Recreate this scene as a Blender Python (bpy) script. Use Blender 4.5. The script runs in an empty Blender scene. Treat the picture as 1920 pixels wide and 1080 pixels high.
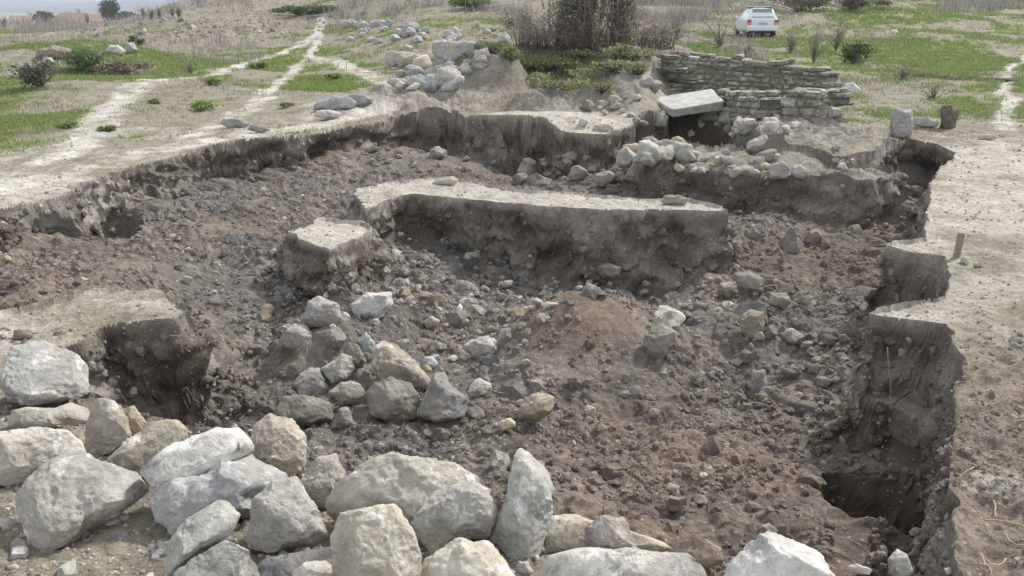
import bpy, math, random
import numpy as np
from mathutils import Vector
R_ = math.radians
# ------------------------------------------------------------------ camera, world, sun, exposure
FPX = 1663.0; CH = 2.4; PITCH = R_(17.67)
scene = bpy.context.scene
C = scene.collection
cd = bpy.data.cameras.new('camera'); cam = bpy.data.objects.new('camera', cd); C.objects.link(cam)
cd.sensor_width = 36; cd.lens = 36*FPX/1920; cd.clip_start = .05; cd.clip_end = 9000
cam.location = (0, 0, CH); cam.rotation_euler = (math.pi/2-PITCH, 0, 0)
scene.camera = cam
W = bpy.data.worlds.new("World"); scene.world = W; W.use_nodes = True
SUN_EL = R_(46); SUN_AZ = R_(50)      # azimuth measured from +Y towards +X
nt = W.node_tree; nt.nodes.clear()
sky = nt.nodes.new('ShaderNodeTexSky'); sky.sky_type = 'NISHITA'; sky.sun_disc = False
sky.sun_elevation = SUN_EL; sky.sun_rotation = SUN_AZ; sky.air_density = 1.0; sky.dust_density = 1.0; sky.ozone_density = 1.0
bg = nt.nodes.new('ShaderNodeBackground'); bg.inputs['Strength'].default_value = .15
ow = nt.nodes.new('ShaderNodeOutputWorld')
hs_ = nt.nodes.new('ShaderNodeHueSaturation'); hs_.inputs['Saturation'].default_value = .5; nt.links.new(sky.outputs[0], hs_.inputs['Color']); veil = nt.nodes.new('ShaderNodeMix'); veil.data_type = 'RGBA'; veil.inputs[0].default_value = .58; veil.inputs[7].default_value = (6.7, 6.85, 7.2, 1); nt.links.new(hs_.outputs[0], veil.inputs[6]); nt.links.new(veil.outputs[2], bg.inputs[0])
nt.links.new(bg.outputs[0], ow.inputs[0])
sl = bpy.data.lights.new('sun', 'SUN'); sl.energy = 3.8; sl.angle = R_(5); sl.color = (1, .95, .885)
so = bpy.data.objects.new('sun', sl); C.objects.link(so)
sd = Vector((math.sin(SUN_AZ)*math.cos(SUN_EL), math.cos(SUN_AZ)*math.cos(SUN_EL), math.sin(SUN_EL)))
so.rotation_euler = sd.to_track_quat('Z', 'Y').to_euler(); so.location = sd*60
scene.view_settings.view_transform = 'Standard'; scene.view_settings.look = 'None'
scene.view_settings.exposure = .28; scene.view_settings.gamma = 1
scene.cycles.max_bounces = 6; scene.cycles.volume_bounces = 1

# ------------------------------------------------------------------ numeric helpers
FW = np.array([0, math.cos(PITCH), -math.sin(PITCH)]); UPV = np.array([0, math.sin(PITCH), math.cos(PITCH)])
EYE = np.array([0, 0, CH])
def ray(px, py):
    d = FW + UPV*((540-py)/FPX); d = d.copy(); d[0] += (px-960)/FPX
    return d
def at_z(px, py, z=0.):
    d = ray(px, py); t = (z-CH)/d[2]; return EYE+d*t
def P2(pts, z=0.):
    return np.array([at_z(a, b, z)[:2] for a, b in pts])
def ss(t): t = np.clip(t, 0, 1); return t*t*(3-2*t)
def _h(i, j, k, s):
    h = (i.astype(np.uint32)*np.uint32(374761393)) ^ (j.astype(np.uint32)*np.uint32(668265263)) ^ (k.astype(np.uint32)*np.uint32(2246822519)) ^ np.uint32((s*3266489917) & 0xffffffff)
    h = (h ^ (h >> np.uint32(13)))*np.uint32(1274126177); h = (h ^ (h >> np.uint32(15)))*np.uint32(2654435761)
    return (h ^ (h >> np.uint32(16))).astype(np.float64)*(2/4294967295.)-1
def vn2(x, y, s=0):
    xi = np.floor(x); yi = np.floor(y); fx = x-xi; fy = y-yi
    fx = fx*fx*(3-2*fx); fy = fy*fy*(3-2*fy); xi = xi.astype(np.int64); yi = yi.astype(np.int64); z = np.zeros_like(xi)
    a = _h(xi, yi, z, s); b = _h(xi+1, yi, z, s); c = _h(xi, yi+1, z, s); d = _h(xi+1, yi+1, z, s)
    return (a*(1-fx)+b*fx)*(1-fy)+(c*(1-fx)+d*fx)*fy
def vn3(x, y, z, s=0):
    xi = np.floor(x); yi = np.floor(y); zi = np.floor(z); fx = x-xi; fy = y-yi; fz = z-zi
    fx = fx*fx*(3-2*fx); fy = fy*fy*(3-2*fy); fz = fz*fz*(3-2*fz)
    xi = xi.astype(np.int64); yi = yi.astype(np.int64); zi = zi.astype(np.int64); r = 0
    for dz in (0, 1):
        q = (_h(xi, yi, zi+dz, s)*(1-fx)+_h(xi+1, yi, zi+dz, s)*fx)*(1-fy)+(_h(xi, yi+1, zi+dz, s)*(1-fx)+_h(xi+1, yi+1, zi+dz, s)*fx)*fy
        r = r+q*(fz if dz else 1-fz)
    return r
def fbm2(x, y, sc, oc=4, s=0, g=.5):
    r = 0; a = 1; f = 1/sc
    for o in range(oc):
        c_, s_ = math.cos(.6*o+.4), math.sin(.6*o+.4)
        r = r+a*vn2((x*c_-y*s_)*f+7.3*o, (x*s_+y*c_)*f-3.1*o, s+o*17); a *= g; f *= 2.07
    return r
def fbm3(x, y, z, sc, oc=3, s=0, g=.5):
    r = 0; a = 1; f = 1/sc
    for o in range(oc):
        r = r+a*vn3(x*f+3.3*o, y*f+5.7*o, z*f+1.9*o, s+o*13); a *= g; f *= 2.03
    return r
def worley(x, y, sc, s=0):
    """distance to the nearest jittered point, 0..1, and a random id: rounded clods"""
    x = x/sc; y = y/sc; xi = np.floor(x).astype(np.int64); yi = np.floor(y).astype(np.int64)
    best = np.full(x.shape, 9.); idv = np.zeros(x.shape); z = np.zeros_like(xi)
    for i in (-1, 0, 1):
        for j in (-1, 0, 1):
            a = xi+i; b = yi+j
            dx = a+.5+.42*_h(a, b, z, s)-x; dy = b+.5+.42*_h(a, b, z, s+5)-y
            d = dx*dx+dy*dy; m = d < best
            best = np.where(m, d, best); idv = np.where(m, _h(a, b, z, s+9), idv)
    return np.sqrt(best), idv
def poly_sd(x, y, P, closed=True):
    """distance, nearest-point offset and inside flag"""
    n = len(P); best = np.full(x.shape, 1e9); ox = np.zeros(x.shape); oy = np.zeros(x.shape); ins = np.zeros(x.shape, bool)
    for i in range(n if closed else n-1):
        ax, ay = P[i]; bx, by = P[(i+1) % n]; ex, ey = bx-ax, by-ay
        t = np.clip(((x-ax)*ex+(y-ay)*ey)/(ex*ex+ey*ey+1e-12), 0, 1)
        dx = x-ax-t*ex; dy = y-ay-t*ey; d = dx*dx+dy*dy; m = d < best
        best = np.where(m, d, best); ox = np.where(m, dx, ox); oy = np.where(m, dy, oy)
        if closed:
            c = ((ay > y) != (by > y)) & (x < ex*(y-ay)/(ey if abs(ey) > 1e-12 else 1e-12)+ax); ins ^= c
    return np.sqrt(best), ox, oy, ins
def idw(x, y, pts, vals, p=2., eps=.3):
    w = 0; r = 0
    for (a, b), v in zip(pts, vals):
        k = 1/((x-a)**2+(y-b)**2+eps*eps)**p; w = w+k; r = r+k*v
    return r/w

# ------------------------------------------------------------------ linking and tagging
def tag(o, label=None, cat=None, group=None, kind=None):
    if label: o['label'] = label
    if cat: o['category'] = cat
    if group: o['group'] = group
    if kind: o['kind'] = kind
    return o
def empty(name, loc, rz=0):
    o = bpy.data.objects.new(name, None); o.location = loc; o.rotation_euler = (0, 0, rz); o.empty_display_size = .1; C.objects.link(o); return o
def mesh_np(name, V, F, mat, parent=None, loc=(0, 0, 0), col=None, smooth=True):
    """V (n,3), F (m,3|4) arrays -> one mesh object"""
    me = bpy.data.meshes.new(name); n = len(V); m, k = F.shape
    me.vertices.add(n); me.vertices.foreach_set('co', (np.asarray(V, np.float64)-np.array(loc)).astype(np.float32).ravel())
    me.loops.add(m*k); me.loops.foreach_set('vertex_index', F.astype(np.int32).ravel())
    me.polygons.add(m); me.polygons.foreach_set('loop_start', np.arange(0, m*k, k, dtype=np.int32))
    me.update(calc_edges=True)
    me.polygons.foreach_set('use_smooth', np.full(m, smooth, bool))
    if col is not None:
        a = me.attributes.new('Col', 'FLOAT_COLOR', 'POINT'); c4 = np.ones((n, 4), np.float32); c4[:, :3] = col; a.data.foreach_set('color', c4.ravel())
    me.materials.append(mat)
    o = bpy.data.objects.new(name, me); o.location = loc; C.objects.link(o)
    if parent: o.parent = parent; 
    return o
def compact(V, F, col=None):
    u, inv = np.unique(F.ravel(), return_inverse=True)
    return V[u], inv.reshape(F.shape), (col[u] if col is not None else None)

# ------------------------------------------------------------------ materials
def newmat(name):
    m = bpy.data.materials.new(name); m.use_nodes = True; n = m.node_tree; n.nodes.clear()
    o = n.nodes.new('ShaderNodeOutputMaterial'); b = n.nodes.new('ShaderNodeBsdfPrincipled'); n.links.new(b.outputs[0], o.inputs[0])
    b.inputs['Roughness'].default_value = .9; b.inputs['Specular IOR Level'].default_value = .2
    return m, n, b
def nd(n, t, **kw):
    x = n.nodes.new(t)
    for k, v in kw.items():
        if k in x.inputs: x.inputs[k].default_value = v
        else: setattr(x, k, v)
    return x
def noise(n, vec, scale, detail=6, rough=.6):
    t = nd(n, 'ShaderNodeTexNoise', Scale=scale, Detail=detail, Roughness=rough); n.links.new(vec, t.inputs['Vector']); return t.outputs['Fac']
def rng(n, v, a, b, c, d):
    t = nd(n, 'ShaderNodeMapRange'); n.links.new(v, t.inputs[0])
    for i, q in enumerate((a, b, c, d)): t.inputs[i+1].default_value = q
    return t.outputs[0]
def mul(n, a, b, op='MULTIPLY'):
    t = nd(n, 'ShaderNodeMath', operation=op)
    for i, q in enumerate((a, b)):
        if isinstance(q, (int, float)): t.inputs[i].default_value = q
        else: n.links.new(q, t.inputs[i])
    return t.outputs[0]
def mixc(n, f, a, b, bt='MIX'):
    t = nd(n, 'ShaderNodeMix', data_type='RGBA', blend_type=bt)
    if isinstance(f, (int, float)): t.inputs[0].default_value = f
    else: n.links.new(f, t.inputs[0])
    for i, q in ((6, a), (7, b)):
        if isinstance(q, tuple): t.inputs[i].default_value = q+(1,) if len(q) == 3 else q
        else: n.links.new(q, t.inputs[i])
    return t.outputs[2]
def bump(n, b, h, dist, prev=None, strength=1.):
    t = nd(n, 'ShaderNodeBump'); t.inputs['Strength'].default_value = strength; t.inputs['Distance'].default_value = dist
    n.links.new(h, t.inputs['Height'])
    if prev is not None: n.links.new(prev, t.inputs['Normal'])
    n.links.new(t.outputs[0], b.inputs['Normal']); return t.outputs[0]
def vmul(n, col, f):
    t = nd(n, 'ShaderNodeVectorMath', operation='SCALE'); n.links.new(col, t.inputs[0]); n.links.new(f, t.inputs['Scale']); return t.outputs[0]

def soil_material(name):
    m, n, b = newmat(name)
    g = nd(n, 'ShaderNodeNewGeometry').outputs['Position']
    a = nd(n, 'ShaderNodeAttribute', attribute_name='Col').outputs['Color']
    big = noise(n, g, 2.3, 8, .65); mid = noise(n, g, 14, 8, .7); fine = noise(n, g, 75, 4, .7)
    f = mul(n, rng(n, big, .3, .7, .74, 1.26), rng(n, mid, .28, .72, .62, 1.4)); f = mul(n, f, rng(n, fine, .3, .7, .66, 1.34))
    c = vmul(n, a, f)
    # pale grit and small reddish crumbs that belong to the soil itself
    vo = nd(n, 'ShaderNodeTexVoronoi', Scale=34.); n.links.new(g, vo.inputs['Vector'])
    pick = nd(n, 'ShaderNodeSeparateColor'); n.links.new(vo.outputs['Color'], pick.inputs[0])
    spot = mul(n, mul(n, pick.outputs[0], .93, 'GREATER_THAN'), rng(n, vo.outputs['Distance'], .28, .4, 1, 0))
    c = mixc(n, mul(n, spot, .65), c, (.42, .39, .34))
    red = mul(n, mul(n, pick.outputs[1], .985, 'GREATER_THAN'), rng(n, vo.outputs['Distance'], .3, .4, 1, 0))
    c = mixc(n, mul(n, red, .6), c, (.34, .12, .06))
    n.links.new(c, b.inputs['Base Color'])
    p = bump(n, b, big, .03, None, .6); p = bump(n, b, mid, .032, p, .9); bump(n, b, fine, .005, p, .8)
    return m
M_soil = soil_material('soil')

def stone_material(name, crust=.5, warm=.5):
    m, n, b = newmat(name)
    g = nd(n, 'ShaderNodeNewGeometry').outputs['Position']
    oi = nd(n, 'ShaderNodeObjectInfo')
    a = nd(n, 'ShaderNodeAttribute', attribute_name='Col').outputs['Color']
    big = noise(n, g, 5, 6, .6); mid = noise(n, g, 22, 8, .7); fine = noise(n, g, 110, 5, .7)
    c = vmul(n, a, mul(n, rng(n, big, .3, .7, .72, 1.22), mul(n, rng(n, mid, .3, .7, .8, 1.18), rng(n, fine, .3, .7, .84, 1.16))))
    w = rng(n, noise(n, g, 3.1, 6, .65), .52, .66, 0, warm)
    c = mixc(n, w, c, (.50, .40, .27), 'MIX')
    k = rng(n, noise(n, g, 7.3, 9, .72), .56, .63, 0, crust)
    c = mixc(n, k, c, (.78, .77, .74))
    # dark pits
    pit = rng(n, noise(n, g, 38, 5, .75), .62, .7, 0, .6); c = mixc(n, pit, c, (.16, .14, .12))
    n.links.new(c, b.inputs['Base Color'])
    p = bump(n, b, big, .02, None, .5); p = bump(n, b, mid, .022, p, .9); bump(n, b, fine, .0045, p, .9)
    return m
M_stone = stone_material('limestone', .8, .25)
M_stone_grey = stone_material('grey_stone', .5, .15)
M_stone_white = stone_material('white_crusted_stone', .95, .1)
M_stone_dusty = stone_material('soil_caked_stone', .15, .25)
def masonry_material():
    m, n, b = newmat('mossy_masonry')
    g = nd(n, 'ShaderNodeNewGeometry').outputs['Position']; a = nd(n, 'ShaderNodeAttribute', attribute_name='Col').outputs['Color']
    mid = noise(n, g, 9, 8, .7); fine = noise(n, g, 45, 5, .7)
    c = vmul(n, a, mul(n, rng(n, mid, .3, .7, .6, 1.3), rng(n, fine, .3, .7, .75, 1.25)))
    c = mixc(n, rng(n, noise(n, g, 2.2, 7, .7), .48, .66, 0, .45), c, (.20, .20, .13))
    n.links.new(c, b.inputs['Base Color']); p = bump(n, b, mid, .06); bump(n, b, fine, .015, p); return m
M_mason = masonry_material()
def foliage_material(name, tr=.3):
    m, n, b = newmat(name)
    a = nd(n, 'ShaderNodeAttribute', attribute_name='Col').outputs['Color']; n.links.new(a, b.inputs['Base Color'])
    b.inputs['Roughness'].default_value = .75
    t = nd(n, 'ShaderNodeBsdfTranslucent'); n.links.new(a, t.inputs[0]); mx = nd(n, 'ShaderNodeMixShader'); mx.inputs[0].default_value = tr
    n.links.new(b.outputs[0], mx.inputs[1]); n.links.new(t.outputs[0], mx.inputs[2])
    n.links.new(mx.outputs[0], [x for x in n.nodes if x.type == 'OUTPUT_MATERIAL'][0].inputs[0]); return m
M_leaf = foliage_material('leaves', .35); M_dry = foliage_material('dry_stalks', .2)
def plain(name, col, rough=.6, metal=0, var=.15, sc=20, coat=0):
    m, n, b = newmat(name); g = nd(n, 'ShaderNodeTexCoord').outputs['Object']
    c = vmul(n, mixc(n, 1., col, col), rng(n, noise(n, g, sc, 5, .6), .3, .7, 1-var, 1+var)); n.links.new(c, b.inputs['Base Color'])
    b.inputs['Roughness'].default_value = rough; b.inputs['Metallic'].default_value = metal; b.inputs['Specular IOR Level'].default_value = .5; b.inputs['Coat Weight'].default_value = coat
    return m
M_bark = plain('bark', (.13, .11, .09), .95, 0, .5, 9)
M_wood = plain('weathered_wood', (.27, .22, .16), .9, 0, .4, 30)
M_root = plain('dry_root', (.42, .35, .25), .9, 0, .3, 40)

# ------------------------------------------------------------------ plan of the dig (world metres, measured over the z = 0 surface)
pit = P2([(1790,1130),(1700,1105),(1500,1085),(1350,1060),(1200,1045),(1050,1010),(900,975),(700,930),(570,890),(430,850),(300,805),(190,765),
          (150,700),(100,645),(200,622),(290,608),(348,592),(356,566),(335,546),(200,552),(0,580),(-180,610),(-260,520),(-200,440),(0,392),(90,375),(200,322),(300,300),(400,268),(470,258),(560,250),
          (640,240),(710,228),(745,217),(800,212),(858,213),(866,223),(930,234),(1000,237),(1060,244),(1140,250),(1165,238),(1200,222),(1240,212),(1270,232),(1330,258),(1400,268),(1480,290),(1560,300),(1640,292),
          (1672,268),(1705,259),(1760,266),(1792,284),(1788,300),(1756,318),(1742,350),(1738,450),(1672,457),(1662,465),(1700,476),(1778,486),(1774,553),
          (1700,559),(1637,570),(1628,584),(1690,592),(1780,603),(1797,660),(1793,760),(1788,900),(1786,1000)])
island = {
 'main': P2([(668,352),(720,340),(830,332),(900,340),(1000,352),(1100,366),(1230,373),(1290,371),(1364,386),(1372,393),(1280,393),(1110,393),(1010,387),(940,378),(850,366),(770,361),(712,374),(690,384)]),
 'block': P2([(536,427),(600,401),(702,411),(625,466)]),
 'rubble': P2([(1170,262),(1260,262),(1330,272),(1420,285),(1520,292),(1600,300),(1665,300),(1690,318),(1640,330),(1560,322),(1440,318),(1330,305),(1230,300),(1180,285)]),
}
small_pits = [  # polygon, depth, edge width
 (P2([(1225,222),(1262,208),(1392,214),(1420,238),(1392,262),(1330,264),(1270,250),(1235,238)]), 1.0, .25),   # vault behind the bank
 (P2([(1486,872),(1560,850),(1690,858),(1756,878),(1762,930),(1745,1040),(1660,1040),(1585,1000),(1528,945)], -.95), 1.05, .2),   # deep square sounding
 (P2([(150,388),(200,378),(262,384),(284,402),(262,428),(205,440),(150,424)], -.45), .38, .2),        # hollow under the left side
 (P2([(190,668),(260,660),(340,680),(395,730),(408,790),(330,812),(230,790)], -.5), .35, .3),
 (P2([(1680,110),(1780,114),(1900,117),(2100,114),(2100,122),(1900,125),(1780,122),(1680,117)], .62), .75, .5),
]
# floor control points: px, py, z, brown(0 grey ash .. 1 warm brown)
floor_pts = [(-100,470,-.28,.4),(50,470,-.38,.4),(0,560,-.16,.5),(200,520,-.30,.45),(250,575,-.14,.6),(300,460,-.50,.3),(380,390,-.62,.2),(480,400,-.62,.3),(450,470,-.55,.2),(500,520,-.62,.1),
 (420,600,-.68,.15),(600,330,-.75,.3),(740,310,-.75,.5),(840,312,-.9,.5),(800,285,-1.15,.2),(980,332,-1.35,.2),(1080,338,-1.35,.2),(900,325,-1.3,.2),(1190,345,-.85,.2),(1230,350,-.72,.5),(1420,350,-.9,.2),(1500,360,-1.15,.1),(1560,350,-1.2,.1),(1680,350,-.9,.3),
 (1450,420,-.78,.5),(1650,420,-.75,.6),(1600,500,-.85,.8),(1500,520,-.85,.6),(1430,480,-.75,.3),(1390,540,-.85,.1),(1700,530,-1.0,.4),(740,470,-.50,0),(770,520,-.78,0),(900,545,-1.0,0),(1050,560,-1.0,.1),(1180,560,-.98,.1),(530,535,-.78,.1),(620,550,-.8,.1),(700,525,-.85,.1),(640,600,-.6,.1),
 (560,660,-.78,.1),(450,720,-.95,.15),(420,800,-.95,.1),(600,780,-1.0,.15),(860,650,-.98,.5),(1000,700,-.98,.6),(1250,650,-.95,.4),(1400,640,-.92,.2),(1550,640,-.95,.2),(1540,720,-1.05,.3),(1680,760,-1.25,.5),
 (830,800,-1.05,.3),(1000,790,-1.05,.5),(1200,760,-1.05,.5),(1400,800,-1.1,.5),(1600,820,-1.15,.5),(700,850,-.95,.2),(950,860,-.92,.4),(1150,880,-.95,.95),(1300,900,-1.0,1.),(1400,950,-.95,.9),(1450,1000,-.8,.8),(1150,950,-.8,.9),(1000,920,-.75,.6),(1720,830,-1.2,.4)]
fl_xy = [at_z(a, b, z)[:2] for a, b, z, _ in floor_pts]; fl_z = [p[2] for p in floor_pts]; fl_b = [p[3] for p in floor_pts]
# mounds: px, py of centre, z there, radius x, radius y, height, sharpness, where ('n' natural ground, 'f' floor)
mounds = [(925,180,0,1.05,1.3,1.0,2.,'n'),(1022,212,0,.85,.8,.42,3.,'n'),(780,198,0,2.2,1.6,.28,1.,'n'),(1500,262,0,1.5,1.7,.42,1.2,'n'),(1165,192,0,.95,2.6,.75,1.8,'n'),(1225,182,0,.9,1.1,.7,2.,'n'),(640,210,0,1.4,1.2,.15,1.,'n'),
 (90,128,0,3.4,4.0,.75,1.3,'n'),(250,120,0,2.6,4.5,.5,1.,'n'),(190,170,0,4,2.5,.35,1.,'n'),(470,66,0,11,16,1.7,1.,'n'),(760,62,0,7,9,.7,1.,'n'),(870,100,0,4,5,.5,1.,'n'),(1600,85,0,7,5,.5,1.,'n'),
 (1085,640,-.95,.78,.66,.55,1.0,'f'),(750,318,-.85,1.9,1.3,.32,1.2,'f'),(600,630,-.6,.45,.40,.25,1.5,'f'),(690,575,-.6,.35,.3,.2,1.5,'f'),(1235,340,-.8,1.1,.8,.22,1.,'f'),(1500,610,-.9,.8,.5,.14,1.,'f'),(1590,690,-1.,.5,.5,.16,1.,'f'),(1240,520,-.95,.35,.25,.3,2.,'f'),(1400,455,-.8,.8,.8,.2,1.,'f'),(480,560,-.6,.9,.4,.12,1.,'f'),(890,352,-1.,.7,.5,.15,1.,'f'),(1003,231,0,1.75,1.0,.20,4.,'n')]
mounds = [(at_z(a, b, z)[:2],)+tuple(r) for a, b, z, *r in mounds]
def mound_sum(x, y, where):
    r = 0
    for c, rx, ry, h, k, w in mounds:
        if w == where:
            q = ((x-c[0])/rx)**2+((y-c[1])/ry)**2
            r = r+h*np.exp(-q**k)
    return r
def natural(x, y):
    ax = x/np.maximum(y, 1.)
    rise = np.interp(y, [0, 20, 30, 48, 70, 110, 200, 400, 4000], [0, 0, .28, .85, 2.6, 6.5, 14, 24, 32])
    wr = ss((ax+.27)/.22)
    left = np.interp(y, [0, 60, 115, 150, 300, 600, 4000], [0, 0, .1, -.8, -5, -9, -14])
    z = rise*wr+left*(1-wr)
    z = z+4.6*ss((y-78)/70)*ss((ax+.47)/.16)*(1-wr)
    # grassy bank behind the dig with a steep front
    fr = 26.8+.8*vn2(x*.5, y*.0, 3)+.22*np.abs(x-2)
    z = z+1.0*ss((y-fr)/1.8)*ss((x+3.2)/1.6)*ss((8.0-x)/3)*(1-ss((y-33)/9))
    z = z+mound_sum(x, y, 'n')
    mm = np.zeros(np.shape(x))
    for c_, rx_, ry_, *_r in mounds[:6]: mm = np.maximum(mm, np.exp(-(((x-c_[0])/rx_)**2+((y-c_[1])/ry_)**2)**2))
    z = z+mm*(.16*fbm2(x, y, .6, 4, 33, .6))
    z = z+.05*fbm2(x, y, 2.6, 2, 31)*ss((y-3)/6)+.22*fbm2(x, y, 17, 2, 8)*ss((y-22)/12)
    return z
def floor_h(x, y):
    return idw(x, y, fl_xy, fl_z, 2., .35)+mound_sum(x, y, 'f')
paths = [(P2([(-300,460),(0,345),(120,290),(180,240),(215,198),(290,167),(400,142),(470,118),(560,92),(600,78),(612,66)]), .40),
         (P2([(612,66),(585,105),(540,148),(495,186),(440,222),(330,268),(180,300),(0,340)]), .28),
         (P2([(585,112),(680,146),(740,170),(820,188)]), .4), (P2([(0,360),(200,300),(400,255),(560,236),(720,212)]), .36),
         (P2([(1935,118),(1893,140),(1888,180),(1890,208),(1884,245)]), .22), (P2([(1375,60),(1395,30),(1385,15)]), 1.0)]
# surface character: px, py, pale dust, green, brown
prop_pts = [(-300,420,.8,0,0),(60,340,.7,.05,.2),(200,305,.55,.15,.2),(400,255,.5,.12,.2),(60,230,.1,.85,.1),(250,210,.15,.75,.1),(230,265,.3,.5,.2),(340,215,.2,.6,.3),(120,200,.05,.8,.1),(560,185,.2,.6,.2),(250,140,0,.8,.1),(80,110,0,.5,.2),(380,180,.15,.75,.2),(300,250,.5,.3,.1),(470,140,.1,.6,.3),(520,200,.4,.3,.2),(600,160,.2,.5,.2),
 (640,90,.1,.6,.2),(450,75,.15,.05,.6),(250,60,.2,.1,.4),(80,60,.2,.05,.4),(700,120,.1,.6,.2),(640,200,.5,.1,.4),(780,200,.3,0,.6),(760,60,.25,.3,.3),(900,30,.1,.5,.2),(930,150,.15,0,.8),(1020,205,.1,0,.7),(870,110,.2,.4,.3),
 (1050,140,0,.85,.3),(1150,120,0,.7,.3),(1200,140,.05,.7,.3),(960,80,.1,.4,.3),(1100,70,.05,.2,.5),(1300,60,.1,.15,.5),(1280,110,.05,.35,.4),(1450,100,.1,.4,.4),(1600,60,.1,.3,.4),(1700,40,.05,.8,.1),(1850,60,.0,.9,.1),(1850,100,.05,.8,.1),(1650,95,.05,.7,.1),(1700,170,.1,.6,.3),(1800,150,.1,.75,.1),(1620,210,.1,.6,.3),(1700,230,.2,.4,.4),(1500,250,.25,.05,.7),
 (1130,200,.5,0,.3),(1000,230,1,0,0),(900,226,1,0,0),(1080,238,1,0,0),(1125,242,1,0,0),(950,206,.05,0,.7),(850,212,.1,0,.7),(750,218,.15,0,.6),(1000,165,0,1.,.2),(1100,170,0,1.,.2),(1050,190,0,.9,.3),(950,160,.05,.3,.6),(1250,180,.5,.0,.3),(1820,300,.75,.02,.1),(1860,400,.8,.0,.1),(1900,500,.75,0,.2),(1850,540,.95,0,0),(1820,480,.5,.2,.2),(1880,620,.45,0,.4),(1850,720,.08,.1,.9),(1900,850,.12,.1,.9),(1860,1000,.08,.08,1.),
 (1500,1090,.3,.1,.6),(1200,1060,.5,0,.4),(900,1060,.3,0,.5),(600,1060,.25,0,.5),(200,1040,.4,0,.4),(50,1000,.3,.02,.5),(20,780,.15,0,.4),(60,640,.4,0,.3),(20,620,.5,0,.3),(300,585,.6,.25,.2),(1000,380,.98,0,0),(1250,383,1.,0,0),(780,348,.95,0,0),(620,430,1.,0,0),(1640,578,.98,0,0),(1700,568,.95,0,0),(1700,466,.95,0,0),(1560,308,.1,0,.3),(1420,300,.25,0,.3),(1250,280,.35,0,.3)]
pr_uv = []
for a, b, *_ in prop_pts:
    q = at_z(a, max(b, 40)); pr_uv.append((3*q[0]/q[1], 2.2*math.log(q[1])))
def props(x, y):
    yy = np.maximum(y, 1.); u = 3*x/yy; v = 2.2*np.log(yy)
    pale, green, brown = [idw(u, v, pr_uv, [p[i] for p in prop_pts], 2., .10) for i in (2, 3, 4)]
    pd = np.full(x.shape, 9.)
    for P, w in paths:
        d = poly_sd(x+.14*fbm2(x, y, .8, 2, 61), y+.3*fbm2(x, y, 1.2, 2, 62), P, False)[0]/w
        pd = np.minimum(pd, d)
    pm = 1-ss((pd-.55)/.75)
    return pale, green, brown, pm

# ------------------------------------------------------------------ the ground sheet
def axis_s():
    s = np.linspace(-1, 1, 1240); st = s[1]-s[0]; e = []; v = 1.
    while v < 14: st *= 1.07; v += st; e.append(v)
    e = np.array(e); return np.concatenate([-e[::-1], s, e])
def axis_y():
    r = []; y = 1.2
    while y < 3.2: r.append(y); y += .05
    while y < 40: r.append(y); y *= 1.0026
    while y < 4500: r.append(y); y *= 1+min(.05, .0031*(y/40)**1.5)
    return np.array(r)
S = axis_s(); Y = axis_y()
gy, gs = np.meshgrid(Y, S, indexing='ij'); gx = gs*(1.0+.63*gy)
NR, NC = gy.shape
X0 = gx.ravel(); Y0 = gy.ravel()
ZN = natural(X0, Y0)
near = (Y0 < 34) & (np.abs(X0) < 16)
idx = np.where(near)[0]
x = X0[idx]; y = Y0[idx]
wk = 1-.6*ss((x/np.maximum(y, 1)-.3)/.12)
wk = wk*(1+1.3*ss((-2.2-x)/1.5)+.7*ss((y-14)/3))
wx = x+wk*.07*fbm2(x, y, .55, 3, 1)+.025*fbm2(x, y, .13, 2, 2); wy = y+wk*.09*fbm2(x, y, .6, 3, 3)+.025*fbm2(x, y, .13, 2, 4)
d, ox, oy, ins = poly_sd(wx, wy, pit)
D = np.where(ins, d, -d); sg = np.where(ins, 1., -1.)
DX = ox*sg; DY = oy*sg                                  # direction into the pit
isl_d = {}
for k, P in island.items():
    d2, o2x, o2y, in2 = poly_sd(wx, wy, P)
    D2 = np.where(in2, -d2, d2); s2 = np.where(in2, -1., 1.); isl_d[k] = D2
    m = D2 < D
    D = np.where(m, D2, D); DX = np.where(m, o2x*s2, DX); DY = np.where(m, o2y*s2, DY)
L = np.sqrt(DX**2+DY**2)+1e-9; DX /= L; DY /= L
FZ = floor_h(x, y)
cell = np.abs(DX)*(2/1240*(1+.63*y))+np.abs(DY)*(.0026*y)+.002
snap = np.abs(D) < .55*cell; Draw = D.copy(); D = np.where(snap, 0., D)
Wb = .36; We = 1.75
# where the cut has slumped into a slope instead of a clean face
soft = np.maximum(ss((5.3-y)/.9)*ss((2.0-x)/.5), .45*ss((-3.0-x)/1.)*ss((13.5-y)/3))
soft = np.maximum(soft, .35*ss((isl_d['rubble']*-1+.8)/.6))
nat = ZN[idx]
isl_top = nat.copy()
isl_top = np.where(isl_d['rubble'] < .02, nat-.12+.16*fbm2(x, y, .7, 3, 44), isl_top)
t = np.clip(D/Wb, 0, 1)
rag = .5+.5*fbm2(x, y, .35, 3, 21)
prof = t**.9
zz = isl_top*(1-prof)+FZ*prof
zz = np.where(D <= 0, isl_top, zz)
g = np.where(D < Wb, .09*t, .09+(D-Wb)*(We*Wb-.09)/((We-1)*Wb)); g = np.where(D > We*Wb, D, g); g = np.where(D < 0, D, g)
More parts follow.
